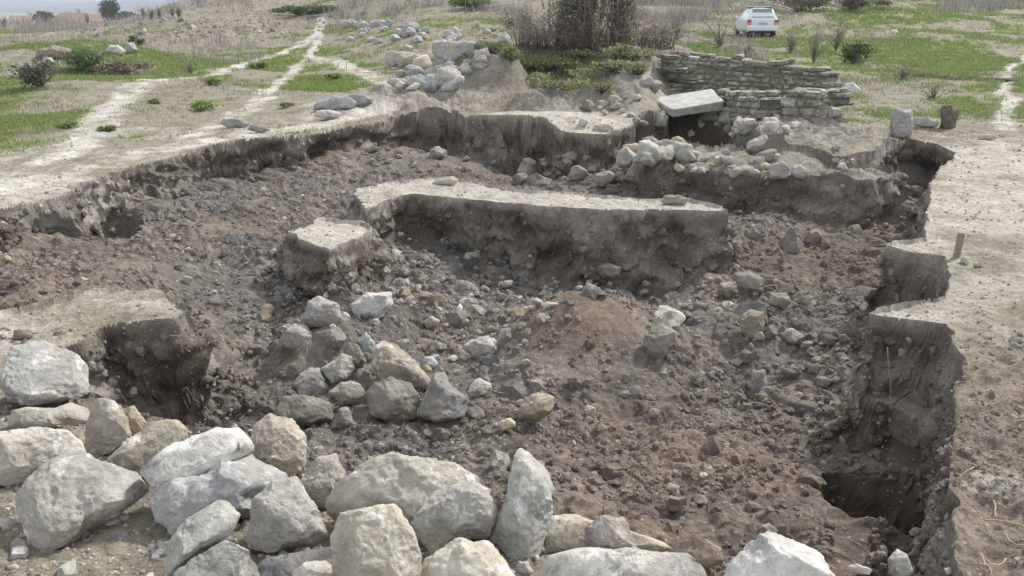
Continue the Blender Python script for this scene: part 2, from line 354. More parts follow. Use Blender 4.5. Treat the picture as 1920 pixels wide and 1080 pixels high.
# undercut at the foot of the long baulk and along the back walls
under = ss((.5-np.abs(isl_d['main']))/.3)*ss((-.2-x*.0+1.2-np.abs(x-.3))/1.2)
under = np.maximum(under, ss((y-15)/2)*.7)
g = g+np.where((D > 0) & (D < We*Wb), -under*.22*np.sin(math.pi*np.clip(D/(1.6*Wb), 0, 1))**2, 0)
g = g+np.where((D > 0) & (D < We*Wb), (.12*fbm3(x, y, zz*1.4, .33, 4, 71)+.03*(rag-.5))*np.sin(math.pi*np.clip(D/(2.0*Wb), 0, 1)), 0)
sh = (g-D)*(1-soft)
sh = np.where((D > 0) & (D < We*Wb), sh, 0)+np.where(snap, -Draw, 0)
for P, dep, w in small_pits:
    d3, _, _, in3 = poly_sd(wx, wy, P); zz = zz-dep*ss(np.where(in3, d3, 0)/w)*(ss((D-.1)/.25) if dep < .5 else 1.)
# roughness of the dug soil: lumps, clods, crumbs
fm = ss((D-.02)/.3)
c1, id1 = worley(x+.1*fbm2(x, y, .3, 2, 91), y, .36, 5); c2, id2 = worley(x, y+.05*fbm2(x, y, .2, 2, 92), .16, 15); c3, id3 = worley(x, y, .075, 25)
rough = .085*fbm2(x, y, .9, 5, 51, .55)+.07*np.clip(.75-c1, 0, 1)*(.3+.7*(id1 > .1))+.055*np.clip(.7-c2, 0, 1)*(id2 > -.2)+.030*np.clip(.7-c3, 0, 1)*(id3 > -.3)
calm = np.zeros(x.shape)
for (cx, cy, rad) in [(at_z(1085,640,-.8)[0], at_z(1085,640,-.8)[1], .75), (at_z(750,318,-.8)[0], at_z(750,318,-.8)[1], 1.6), (at_z(420,560,-.6)[0], at_z(420,560,-.6)[1], .9)]:
    calm = np.maximum(calm, ss(1.4-np.hypot(x-cx, y-cy)/rad))
zz = zz+rough*fm*(1-.65*calm)*1.1
topb = idw(3*x/y, 2.2*np.log(y), pr_uv, [p[4] for p in prop_pts], 2., .10)
top_r = ss((topb-.3)/.4)*(.05*fbm2(x, y, .35, 5, 57, .6)+.03*np.clip(.7-c2, 0, 1))+.02*fbm2(x, y, .3, 5, 53, .6)+.012*np.clip(.6-c2, 0, 1)*(id2 > .5)
pe_ = ss((1.4+D)/1.4)*(D < 0)
zz = zz+np.where(D < 0, top_r-.035*(pe_**3), 0)
ZN[idx] = zz
XX = X0.copy(); YY = Y0.copy()
XX[idx] += DX*sh; YY[idx] += DY*sh
# crumbling faces: the earth breaks away in lumps of every size
wl_ = ss(D/.13)*(1-ss((D-.7)/.5)); z3 = zz
for sc_, am_, s_ in ((.28, .085, 301), (.13, .04, 305), (.06, .012, 309)):
    XX[idx] += wl_*am_*vn3(x/sc_, y/sc_, z3/sc_, s_); YY[idx] += wl_*am_*vn3(x/sc_+9, y/sc_, z3/sc_, s_+1)
    ZN[idx] += wl_*am_*.6*vn3(x/sc_, y/sc_+9, z3/sc_, s_+2)
far = ~near
ZN[far] += .06*fbm2(X0[far], Y0[far], .9, 3, 54)*np.clip(1.5-Y0[far]/120, .1, 1)
ZG = ZN.reshape(NR, NC)
def height(xa, ya):
    xa = np.asarray(xa, float); ya = np.asarray(ya, float)
    i = np.clip(np.searchsorted(Y, ya)-1, 0, NR-2); fy = np.clip((ya-Y[i])/(Y[i+1]-Y[i]), 0, 1)
    s = xa/(1.0+.63*ya); j = np.clip(np.searchsorted(S, s)-1, 0, NC-2); fx = np.clip((s-S[j])/(S[j+1]-S[j]), 0, 1)
    return (ZG[i, j]*(1-fx)+ZG[i, j+1]*fx)*(1-fy)+(ZG[i+1, j]*(1-fx)+ZG[i+1, j+1]*fx)*fy
def hit(px, py):
    dr = ray(px, py); ts = np.exp(np.linspace(math.log(2.4), math.log(600), 6000))
    pz = CH+dr[2]*ts; hh = height(dr[0]*ts, dr[1]*ts); k = np.where(pz < hh)[0]
    i = k[0] if len(k) else len(ts)-1
    return EYE+dr*ts[i]
# ---- colour of the earth, with the shade of the holes painted in
pale, green, brown, pm = props(X0, Y0)
n1 = fbm2(X0, Y0, 1.7, 4, 101); n2 = fbm2(X0, Y0, .35, 4, 102)
def L3(a, b, f): return a*(1-f[:, None])+b*f[:, None]
A = lambda *c: np.array(c)[None, :]
base = L3(A(.225, .205, .155), A(.205, .172, .135), np.clip(brown+.3*n1, 0, 1))
n0 = fbm2(X0, Y0, 6., 3, 103)
gr = ss((green+.55*n1+.2*n2+.45*n0-.36)/.85)
base = L3(base, A(.16, .20, .075), gr*.95)
base = L3(base, A(.385, .355, .305), np.clip(ss((pale+.34*n1+.26*n2-.22)/.7), 0, 1))
base = L3(base, A(.47, .445, .40), np.clip(pm*(.68+.55*n2+.4*n1), 0, 1))
fb = idw(x, y, fl_xy, fl_b, 2., .35)
fcol = L3(A(.150, .138, .124), A(.165, .130, .100), np.clip(fb+.35*n1[idx]+.25*n2[idx], 0, 1))
fcol = fcol*(1+.25*n2[idx])[:, None]
wallc = L3(A(.275, .252, .22), A(.115, .098, .078), np.clip(.5+.8*fbm3(x, y, zz*1.6, .5, 4, 111), 0, 1))
inpit = ss((D+.01)/.05)
wallc = wallc*(1+.30*vn2((zz+.12*fbm2(x, y, 1.1, 3, 121))*7, x*.3, 122)+.12*vn2(zz*23, x*.8, 123))[:, None]
wcol = L3(wallc, fcol, ss((D-Wb*.7)/(.5*Wb)))
isl_r = ss((.15-isl_d['rubble'])/.2)
c14 = mounds[14][0]; wcol = L3(wcol, A(.205, .150, .112), .75*ss(1.35-np.hypot((x-c14[0])/.75, (y-c14[1])/.7)))
near_c = L3(base[idx], wcol, inpit)
near_c = L3(near_c, A(.22, .20, .18), isl_r*.6)
base[idx] = near_c
for P_, z_ in ((small_pits[1][0], 0), (small_pits[0][0], 0), (small_pits[4][0], 0)):   # painted shade: soil colour darkened inside the cut holes
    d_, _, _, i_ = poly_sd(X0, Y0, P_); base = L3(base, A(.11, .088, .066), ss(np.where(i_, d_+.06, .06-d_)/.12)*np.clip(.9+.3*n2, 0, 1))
for (c, rx, ry, h, k, w) in mounds[:6]:
    q = np.exp(-(((X0-c[0])/rx)**2+((Y0-c[1])/ry)**2)**2); base = L3(base, A(.27, .25, .22), q*.85)
base = np.clip(base, .02, .7)
Vall = np.stack([XX, YY, ZN], 1)
# ---- faces, split into the pieces the place is made of
q = np.arange(NR*NC).reshape(NR, NC)
F = np.stack([q[:-1, :-1], q[:-1, 1:], q[1:, 1:], q[1:, :-1]], -1).reshape(-1, 4)
fi = F[:, 0]
Dfull = np.full(NR*NC, -9.); Dfull[idx] = D
lab = np.zeros(len(F), np.int8)
lab[(pm[fi] > .5)] = 1
lab[Dfull[fi] > 0] = 2
zone = {}
for n_, k in enumerate(island):
    a = np.full(NR*NC, 9.); a[idx] = isl_d[k]; lab[a[fi] < .40] = 10+n_
def zone_poly(P, code, cond=None):
    _, _, _, i_ = poly_sd(X0[fi], Y0[fi], P); m = i_ & (cond if cond is not None else True); lab[m] = code
nearf = Dfull[fi] < .42
zone_poly(P2([(850,215),(930,212),(1060,222),(1140,228),(1180,250),(1150,262),(1060,262),(860,252)]), 20, nearf)      # second baulk
zone_poly(P2([(60,600),(345,545),(380,590),(200,655),(60,660)]), 21, nearf)                         # left baulk
zone_poly(P2([(1650,452),(1740,448),(1790,470),(1790,488),(1660,485)]), 22, nearf)                   # narrow tongue
zone_poly(P2([(1610,560),(1700,548),(1770,552),(1788,602),(1700,640),(1600,620)]), 23, nearf)        # wide tongue
def zone_mound(i, code, k=.8):
    c, rx, ry = mounds[i][:3]; m = ((X0[fi]-c[0])/rx)**2+((Y0[fi]-c[1])/ry)**2 < k; lab[m] = code
zone_mound(0, 30, 1.0); zone_mound(1, 31, 1.0); zone_mound(3, 33, .8); zone_mound(14, 34, .9); zone_mound(15, 35, .6)
pieces = {0: ('ground', None, None, None), 1: ('path', None, None, None), 2: ('excavation_pit', None, None, None),
 10: ('earth_baulk', 'long earth baulk with pale trodden top standing across the middle of the pit', 'earth baulk', 'earth baulks left standing in the dig'),
 11: ('earth_baulk', 'small square stump of earth with white flat top left of the long baulk', 'earth baulk', 'earth baulks left standing in the dig'),
 12: ('rubble_bank', 'low lumpy grey bank of earth and rubble crossing the right rear of the pit', 'earth bank', None),
 20: ('earth_baulk', 'far baulk with pale top and dark camera-facing side below the rounded grey mounds', 'earth baulk', 'earth baulks left standing in the dig'),
 21: ('earth_baulk', 'left baulk with faintly grassy top edge and hollowed side above the squared block', 'earth baulk', 'earth baulks left standing in the dig'),
 22: ('earth_baulk', 'narrow pale tongue of earth jutting out beside the wooden peg', 'earth baulk', 'earth baulks left standing in the dig'),
 23: ('earth_baulk', 'wide pale topped tongue of earth with tall dark face at the right', 'earth baulk', 'earth baulks left standing in the dig'),
 30: ('soil_mound', 'tall rounded grey brown lump of earth beside the rubble heap behind the dig', 'mound', None),
 31: ('soil_mound', 'low smooth oval hump of earth just behind the far baulk', 'mound', None),
 33: ('soil_mound', 'smooth brown heap of sifted earth behind the rubble bank near the old walls', 'mound', None),
 34: ('soil_mound', 'reddish brown cone of loose soil in the centre of the pit', 'mound', None),
 35: ('soil_mound', 'flat brown heap of fine soil behind the left half of the long baulk', 'mound', None)}
for code, (nm, lb, ct, gp) in pieces.items():
    m = lab == code
    if not m.any(): print('EMPTY PIECE', code, nm); continue
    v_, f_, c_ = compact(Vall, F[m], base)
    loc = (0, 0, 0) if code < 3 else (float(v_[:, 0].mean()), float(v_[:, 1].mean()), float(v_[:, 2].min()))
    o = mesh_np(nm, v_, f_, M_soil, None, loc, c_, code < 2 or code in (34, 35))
    if lb: tag(o, lb, ct, gp)
    else: o['kind'] = 'structure'

# ------------------------------------------------------------------ stones
def ico(sub):
    p = (1+5**.5)/2
    V = [(-1, p, 0), (1, p, 0), (-1, -p, 0), (1, -p, 0), (0, -1, p), (0, 1, p), (0, -1, -p), (0, 1, -p), (p, 0, -1), (p, 0, 1), (-p, 0, -1), (-p, 0, 1)]
    Fc = [(0, 11, 5), (0, 5, 1), (0, 1, 7), (0, 7, 10), (0, 10, 11), (1, 5, 9), (5, 11, 4), (11, 10, 2), (10, 7, 6), (7, 1, 8), (3, 9, 4), (3, 4, 2), (3, 2, 6), (3, 6, 8), (3, 8, 9), (4, 9, 5), (2, 4, 11), (6, 2, 10), (8, 6, 7), (9, 8, 1)]
    V = np.array(V, float); V /= np.linalg.norm(V, axis=1)[:, None]; Fc = np.array(Fc)
    for _ in range(sub):
        e = np.sort(np.concatenate([Fc[:, [0, 1]], Fc[:, [1, 2]], Fc[:, [2, 0]]]), 1)
        u, inv = np.unique(e, axis=0, return_inverse=True); inv = inv.ravel()
        mid = V[u[:, 0]]+V[u[:, 1]]; mid /= np.linalg.norm(mid, axis=1)[:, None]; n = len(V); V = np.concatenate([V, mid]); k = len(Fc)
        a, b, c = inv[:k]+n, inv[k:2*k]+n, inv[2*k:]+n
        Fc = np.concatenate([np.stack([Fc[:, 0], a, c], 1), np.stack([Fc[:, 1], b, a], 1), np.stack([Fc[:, 2], c, b], 1), np.stack([a, b, c], 1)])
    return V, Fc
ICO = {k: ico(k) for k in range(0, 6)}
def rock_shape(seed, sub, table, thick, facets, rough, size, boxy=False):
    """table(theta)->silhouette radius; returns verts in (right, depth, up)"""
    r = np.random.RandomState(seed); V = ICO[sub][0].copy()
    if boxy: V = np.sign(V)*np.abs(V)**.62
    for k in range(facets):
        n = r.normal(size=3); n[1] = (abs(n[1])+.5)*(-1 if k % 3 else 1); n /= np.linalg.norm(n)
        off = r.uniform(.52, .86); d_ = V@n-off; V -= n[None]*np.maximum(d_, 0)[:, None]*.96
    rho = np.hypot(V[:, 0], V[:, 2]); th = np.arctan2(V[:, 2], V[:, 0])
    b = ((th+math.pi)/(2*math.pi)*24).astype(int) % 24; mx = np.array([rho[b == i].max() if (b == i).any() else 1 for i in range(24)])
    mxi = np.interp((th+math.pi)/(2*math.pi)*24-.5, np.arange(-1, 25), np.concatenate([[mx[-1]], mx, [mx[0]]]))
    rh = np.clip(rho/mxi, 0, 1)**(.76 if not boxy else .9)
    Rt = np.interp(th, np.linspace(-math.pi, math.pi, len(table)), table)
    out = np.stack([np.cos(th)*rh*Rt, V[:, 1]*thick, np.sin(th)*rh*Rt], 1)
    nn = out/(np.linalg.norm(out, axis=1)[:, None]+1e-9); q_ = out/size+seed*1.7
    dsp = rough*size*(fbm3(q_[:, 0], q_[:, 1], q_[:, 2], .55, 2, seed)+.45*(1-2*np.abs(fbm3(q_[:, 0], q_[:, 1], q_[:, 2], .22, 3, seed+3))))
    if sub >= 4: dsp = dsp+rough*size*.34*fbm3(q_[:, 0], q_[:, 1], q_[:, 2], .07, 3, seed+7)-rough*size*.5*np.clip(vn3(q_[:, 0]/.11, q_[:, 1]/.11, q_[:, 2]/.11, seed+8)-.45, 0, 1)
    return out+nn*dsp[:, None]
def sil_table(poly):
    P = np.array(poly, float); c = P.mean(0); mn, mxx = P.min(0), P.max(0); c = (c+(mn+mxx)/2)/2; Q = P-c; n = 181; tb = np.zeros(n)
    for i, th in enumerate(np.linspace(-math.pi, math.pi, n)):
        dx, dy = math.cos(th), math.sin(th); best = 0
        for k in range(len(Q)):
            a, b = Q[k], Q[(k+1) % len(Q)]; e = b-a; den = dx*e[1]-dy*e[0]
            if abs(den) < 1e-12: continue
            t_ = (a[0]*e[1]-a[1]*e[0])/den; u = (a[0]*dy-a[1]*dx)/den
            if t_ > 0 and -1e-6 <= u <= 1+1e-6: best = max(best, t_)
        tb[i] = best
    k_ = np.array([.25, .5, .25]); tb[1:-1] = np.convolve(tb, k_, 'valid'); return c, np.maximum(tb, .001)
nrock = [0]
def rock_outline(pts, label, col, zb=None, thick=.7, mat=None, sub=5, name='boulder', cat='boulder', group=None, rough=.055, facets=15, push=0., tilt=.12):
    """pts: outline as seen from where the photographer stood; zb: height of the foot of the stone"""
    nrock[0] += 1; seed = nrock[0]*7+3
    P = np.array(pts, float); P = P.mean(0)+(P-P.mean(0))*(1.035 if sub >= 5 else 1.0); bx = P[P[:, 1] > P[:, 1].max()-.25*np.ptp(P[:, 1])][:, 0].mean(); by = P[:, 1].max()
    B = at_z(bx, by, zb) if zb is not None else hit(bx, by-.06*np.ptp(P[:, 1]))
    dep = (B-EYE)@FW+push
    cx, cy = (P.min(0)+P.max(0))/2; f = ray(cx, cy); f = f/np.linalg.norm(f); hv_ = f; f = f*(1-tilt)+np.array([0, 0, -tilt]); f /= np.linalg.norm(f)
    wpx = min(np.ptp(P[:, 0]), np.ptp(P[:, 1]))*dep/FPX; Bp = B+FW*push+np.array([0, 0, wpx*.35*tilt]); Cc = EYE+hv_*(((Bp-EYE)@f)/(hv_@f))
    r_ = np.cross(f, [0, 0, 1]); r_ /= np.linalg.norm(r_); u_ = np.cross(r_, f)
    W2 = []
    for a, b in P:
        dr = ray(a, b); t_ = ((Cc-EYE)@f)/(dr@f); w_ = EYE+dr*t_-Cc; W2.append((w_@r_, w_@u_))
    c2, tb = sil_table(W2); size = float(np.sqrt(np.ptp(np.array(W2)[:, 0])*np.ptp(np.array(W2)[:, 1]))/2)
    mnr = min(np.ptp(np.array(W2)[:, 0]), np.ptp(np.array(W2)[:, 1]))/2
    L_ = rock_shape(seed, sub, tb*1.0, mnr*thick*1.25, facets if 'square' not in label and 'slab' not in label else 4, rough, size, 'square' in label or 'slab' in label)
    Vw = Cc+(L_[:, :1]+c2[0])*r_+(L_[:, 2:]+c2[1])*u_+L_[:, 1:2]*f
    cc = np.tile(np.array(col), (len(Vw), 1)); rr = np.random.RandomState(seed)
    loc = (float(Vw[:, 0].mean()), float(Vw[:, 1].mean()), float(Vw[:, 2].min()))
    o = mesh_np(name, Vw, ICO[sub][1], mat or M_stone, None, loc, cc); tag(o, label, cat, group); return o
def stone_at(px, py, w, h, label, col, group=None, sub=3, mat=None, rot=0, thick=.75, name='stone', cat='stone', rough=.07, seed=None, corners=None, zb=None):
    """an irregular stone w x h photo pixels across, its foot seen at (px, py + h/2)"""
    r = np.random.RandomState(seed if seed is not None else nrock[0]*13+5); n = corners or r.randint(5, 8)
    an = np.sort((np.arange(n)+r.uniform(-.3, .3, n))/n*2*math.pi); q_ = []
    for a in an:
        k = r.uniform(.88, 1.12); ux, uy = math.cos(a)*w/2*k, math.sin(a)*h/2*k
        c_, s_ = math.cos(R_(rot)), math.sin(R_(rot)); q_.append((px+ux*c_-uy*s_, py+ux*s_+uy*c_))
    return rock_outline(q_, label, col, zb, thick, mat or M_stone_dusty, sub, name, cat, group, rough, 8)
PALE = (.56, .52, .45); GREY = (.44, .42, .385); BEIGE = (.48, .41, .31); WHITE = (.66, .64, .60); DUST = (.34, .315, .275); DARK = (.27, .25, .22); BLUE = (.41, .41, .405)
G1 = 'boulders piled along the near edge of the dig'
fg = [
 ([(4,722),(22,650),(83,643),(147,672),(164,690),(163,742),(110,757),(60,766),(14,748)], 'big squared block with a bright flat top at the left frame edge', (.42,.41,.38), None, .9, M_stone),
 ([(14,806),(20,772),(50,765),(110,762),(135,752),(165,766),(171,790),(120,802),(60,806)], 'long thin beige slab lying under the squared block', (.45,.42,.36), None, .9, M_stone_grey),
 ([(228,768),(252,762),(276,795),(262,818),(235,815)], 'small sandy stone half hidden behind the wedge beside the long slab', BEIGE, None, .8, M_stone),
 ([(160,848),(161,792),(184,748),(215,754),(240,788),(246,822),(205,850),(176,858)], 'brownish wedge shaped boulder standing right of the long thin slab', (.38,.345,.29), None, .8, M_stone_grey),
 ([(-20,912),(-25,815),(40,806),(125,806),(150,828),(158,850),(105,874),(50,904),(10,912)], 'flat topped pale boulder cut by the left frame edge above the largest one', PALE, None, .8, M_stone),
 ([(197,860),(240,825),(285,796),(330,790),(350,805),(340,850),(300,885),(258,895),(225,880)], 'speckled beige boulder wedged behind the white topped one', (.45,.41,.34), .02, .8, M_stone),
 ([(36,945),(42,915),(75,885),(130,855),(190,865),(250,880),(274,914),(232,955),(160,985),(120,1020),(90,1027),(55,1010),(40,985)], 'largest grey beige boulder lying on bare soil at lower left with pitted top', (.44,.42,.37), None, .62, M_stone),
 ([(283,925),(300,905),(470,850),(530,890),(545,905),(490,945),(470,975),(400,990),(325,1004),(292,975)], 'blue grey boulder underneath the white topped one', BLUE, None, .9, M_stone),
 ([(261,884),(290,860),(330,828),(380,812),(412,797),(450,812),(476,843),(452,860),(400,888),(350,914),(285,914)], 'bright white topped slab tilted on top of the pile at left', WHITE, .13, .7, M_stone_white),
 ([(469,835),(476,800),(505,776),(550,790),(572,820),(571,870),(548,897),(510,882),(482,855)], 'upright rounded sandy boulder with an orange edge at the back of the pile', (.44,.39,.32), None, .85, M_stone),
 ([(563,900),(592,862),(630,847),(650,895),(640,915),(612,955),(580,945)], 'small pointed brown grey stone left of the white splashed boulder', (.38,.35,.30), None, .8, M_stone_grey),
 ([(610,938),(640,903),(690,870),(735,851),(780,858),(850,870),(893,895),(908,945),(860,1005),(760,1005),(640,985),(618,965)], 'wide boulder with a white splash of mortar in the middle of the pile', (.47,.44,.37), None, .7, M_stone_white),
 ([(464,1012),(475,932),(520,905),(556,898),(580,938),(621,1003),(590,1027),(510,1033),(470,1026)], 'triangular grey boulder with smooth face in the front of the pile', (.42,.405,.37), None, .75, M_stone_grey),
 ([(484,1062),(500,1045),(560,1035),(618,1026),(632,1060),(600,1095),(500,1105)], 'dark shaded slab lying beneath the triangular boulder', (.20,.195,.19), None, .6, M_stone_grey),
 ([(325,1120),(332,1075),(370,1046),(420,1018),(462,1036),(495,1078),(500,1125)], 'grey speckled boulder cut by the bottom frame edge below the leaning slab', (.36,.35,.32), None, .8, M_stone_grey),
 ([(304,1090),(315,1020),(350,975),(410,943),(452,968),(432,1005),(372,1045),(325,1084)], 'narrow grey slab leaning diagonally below the blue grey boulder', (.43,.42,.38), .06, .6, M_stone_grey),
 ([(774,985),(800,945),(827,912),(887,900),(917,913),(926,948),(917,1007),(880,1012),(815,1044),(785,1015)], 'smooth rounded grey boulder leaning on the white splashed one', (.42,.405,.36), None, .75, M_stone_grey),
 ([(920,1005),(927,973),(953,925),(968,846),(978,840),(991,845),(1023,877),(1041,913),(1030,975),(1012,1035),(993,1051),(953,1042)], 'tall narrow boulder standing on end right of the pile', (.45,.44,.40), None, .9, M_stone_grey),
 ([(541,1120),(550,1075),(575,1055),(612,1050),(632,1078),(634,1120)], 'small cream stone at the bottom edge left of the yellowish boulder', PALE, None, .8, M_stone),
 ([(625,1005),(640,966),(700,958),(738,949),(765,988),(787,1040),(778,1130),(628,1130)], 'tall yellowish boulder with grey patches at the bottom centre', (.50,.455,.37), .05, .85, M_stone),
 ([(778,1065),(800,1040),(860,1013),(916,1010),(945,1045),(968,1085),(968,1135),(778,1135)], 'broad cream boulder with a pitted top at the bottom edge right of centre', (.56,.53,.45), .03, .8, M_stone),
 ([(1018,1040),(1016,1005),(1030,965),(1080,960),(1105,972),(1190,1000),(1240,1015),(1262,1032),(1100,1045)], 'sandy low stone lying behind the standing boulder', (.50,.45,.36), None, .7, M_stone),
 ([(1096,1018),(1098,988),(1130,970),(1168,972),(1182,1000),(1192,1030),(1112,1036)], 'small brown grey stone sitting on the low sandy one', (.37,.33,.29), .08, .8, M_stone_grey),
 ([(1000,1125),(1010,1075),(1035,1045),(1090,1030),(1180,1033),(1290,1036),(1325,1072),(1335,1125)], 'very wide pale slab cut by the bottom frame edge', (.53,.51,.46), .02, .8, M_stone),
 ([(1345,1125),(1368,1060),(1407,1015),(1443,996),(1465,1003),(1533,1033),(1565,1085),(1560,1125)], 'white sloping boulder at the bottom edge towards the right', (.62,.60,.56), .02, .8, M_stone_white),
 ([(1665,1050),(1682,1031),(1700,1040),(1712,1072),(1690,1085),(1668,1075)], 'small grey stone on end beside the deep square hole', GREY, .0, .8, M_stone_grey),
 ([(1590,1062),(1605,1056),(1635,1068),(1630,1078),(1605,1075)], 'thin pale chip of stone lying left of the small upright one', PALE, .0, .6, M_stone),
 ([(965,1070),(972,1052),(990,1052),(1000,1072),(985,1085)], 'small round grey pebble under the foot of the standing boulder', GREY, .0, .8, M_stone_grey),
 ([(1270,1060),(1282,1032),(1320,1012),(1352,1030),(1355,1055),(1310,1072)], 'brown crumbling lump of earth between the wide slab and the white boulder', (.30,.25,.19), .0, .8, M_stone_dusty),
]
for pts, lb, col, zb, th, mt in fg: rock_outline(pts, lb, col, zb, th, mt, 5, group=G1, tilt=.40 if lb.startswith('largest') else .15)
# stones lying in the pit, each traced
mid = [
 ([(697,690),(700,650),(715,637),(745,645),(780,680),(810,712),(805,730),(760,725),(715,712)], 'large yellowish boulder slanting down in the middle of the pit rubble', (.36,.325,.265), .8, M_stone),
 ([(600,690),(640,664),(660,668),(667,690),(650,712),(622,720)], 'pale squarish stone tilted at the back of the rubble cluster', (.40,.39,.34), .8, M_stone_grey),
 ([(552,722),(560,700),(580,685),(600,690),(618,730),(600,745),(560,745)], 'grey rounded stone at the left of the rubble cluster', (.33,.32,.30), .8, M_stone_dusty),
 ([(616,735),(640,714),(670,716),(686,735),(680,755),(640,760)], 'lumpy stone with pale top left of the round dirty boulder', (.34,.32,.28), .8, M_stone_dusty),
 ([(686,735),(700,715),(735,708),(770,718),(786,745),(778,785),(730,795),(695,780)], 'round dirty boulder in front of the slanting yellowish one', (.27,.25,.215), .85, M_stone_dusty),
 ([(784,780),(795,740),(812,700),(835,696),(850,730),(878,748),(868,785),(820,795)], 'grey pyramid shaped boulder at the right of the rubble cluster', (.30,.29,.275), .8, M_stone_dusty),
 ([(512,775),(530,745),(570,740),(620,755),(628,790),(590,805),(530,800)], 'flat brown caked boulder behind the upright sandy one', (.24,.22,.19), .8, M_stone_dusty),
 ([(625,790),(635,765),(655,762),(662,790),(650,805),(632,803)], 'small grey stone between the flat brown and the round dirty boulders', (.30,.28,.25), .8, M_stone_dusty),
 ([(643,660),(652,640),(675,650),(688,680),(670,692),(655,680)], 'small brown stone against the left of the slanting boulder', (.24,.215,.18), .8, M_stone_dusty),
 ([(667,640),(685,621),(703,640),(702,665),(685,668)], 'small pale green grey stone above the slanting boulder', (.40,.42,.39), .8, M_stone_grey),
 ([(866,650),(880,635),(915,630),(932,655),(920,670),(890,675)], 'pale blocky stone lying alone left of the reddish soil cone', (.42,.40,.38), .8, M_stone_grey),
 ([(930,645),(937,618),(955,614),(960,632),(945,652)], 'thin upright grey stone left of the reddish soil cone', (.30,.29,.26), .7, M_stone_dusty),
 ([(1203,650),(1207,625),(1240,605),(1272,622),(1268,650),(1240,675),(1220,674)], 'grey stone stuck in the right side of the reddish soil cone', (.30,.28,.245), .6, M_stone_dusty),
 ([(971,775),(985,745),(1010,735),(1040,745),(1035,775),(1000,795),(975,788)], 'brown and grey cracked stone alone in the lower middle of the pit', (.36,.31,.24), .8, M_stone_dusty),
 ([(1390,625),(1390,590),(1405,578),(1432,585),(1433,612),(1420,635),(1400,636)], 'oval olive brown stone right of centre in the pit', (.29,.255,.195), .8, M_stone_dusty),
 ([(1440,570),(1445,548),(1475,548),(1485,565),(1470,582),(1448,580)], 'squat brown stone above the oval one', (.29,.26,.21), .8, M_stone_dusty),
 ([(1343,548),(1350,530),(1380,528),(1384,550),(1362,560)], 'squarish brown stone at the right foot of the long baulk', (.27,.245,.2), .8, M_stone_dusty),
 ([(1380,540),(1375,512),(1405,507),(1432,520),(1432,550),(1405,552)], 'grey clod right beside the squarish brown stone', (.24,.225,.2), .8, M_stone_dusty),
 ([(1090,550),(1100,528),(1125,540),(1133,552),(1110,556)], 'small angular pale stone at the foot of the long baulk', (.34,.33,.30), .7, M_stone_grey),
 ([(1407,735),(1410,695),(1435,692),(1440,720),(1425,738)], 'weathered pale grey stone in the soil at right below the oval one', (.31,.30,.275), .7, M_stone_dusty),
 ([(1120,500),(1140,494),(1165,500),(1162,518),(1130,520)], 'rounded stone embedded in the lower face of the long baulk', (.24,.225,.20), .7, M_stone_dusty),
 ([(1240,378),(1245,366),(1275,366),(1290,372),(1285,384),(1245,386)], 'flat grey brown stone lying on the right end of the long baulk', (.33,.30,.26), .7, M_stone_dusty),
 ([(1110,243),(1115,234),(1140,233),(1152,239),(1145,247),(1115,248)], 'flat oval pale stone on the corner of the far baulk', (.42,.39,.33), .6, M_stone_grey),
 ([(808,345),(820,336),(850,330),(860,338),(850,348)], 'flat pale stone on the left end of the long baulk', (.45,.42,.36), .6, M_stone_grey),
 ([(806,298),(806,280),(820,273),(838,282),(838,296),(820,300)], 'grey boulder lying in the dark rear corner of the pit', (.27,.26,.25), .8, M_stone_dusty),
 ([(655,570),(690,550),(735,545),(740,570),(720,592),(705,600),(670,595)], 'white faced lump of mortar on top of the rubble mound', (.55,.54,.52), .6, M_stone_white),
 ([(560,600),(575,565),(600,552),(632,570),(645,600),(620,618),(580,615)], 'big grey cracked clod of earth left of the white mortar lump', (.34,.325,.30), .8, M_stone_dusty),
 ([(522,640),(548,605),(575,608),(592,632),(575,655),(540,655)], 'pale grey clod of earth left of the big cracked one', (.36,.345,.32), .8, M_stone_dusty),
 ([(600,650),(605,622),(635,612),(652,635),(640,655)], 'lumpy dark clod of earth behind the pale squarish stone', (.28,.265,.24), .8, M_stone_dusty),
 ([(855,578),(862,568),(868,576),(864,588),(856,588)], 'tiny bright white chip in the grey rubble below the long baulk', (.7,.69,.66), .8, M_stone_white),
 ([(790,690),(795,670),(812,668),(822,680),(815,692)], 'small light blue grey round stone right of the slanting boulder', (.40,.42,.44), .8, M_stone_grey),
 ([(1013,570),(1030,566),(1048,568),(1045,575),(1020,577)], 'thin white chip at the top of the reddish soil cone', (.6,.6,.57), .5, M_stone_grey),
 ([(1095,770),(1100,758),(1118,764),(1115,782),(1098,782)], 'small pale pebble right of the brown and grey cracked stone', (.40,.36,.29), .8, M_stone),
 ([(1215,775),(1222,764),(1240,770),(1236,785),(1220,785)], 'small buff stone in the lower centre soil', (.38,.34,.28), .8, M_stone),
 ([(1630,42+0),(1631,42)], None, None, None, None),
]
for e in mid:
    if e[1] is None: continue
    pts, lb, col, th, mt = e; rock_outline(pts, lb, col, None, th, mt, 4, 'stone', 'stone', 'stones lying in the pit', .07)
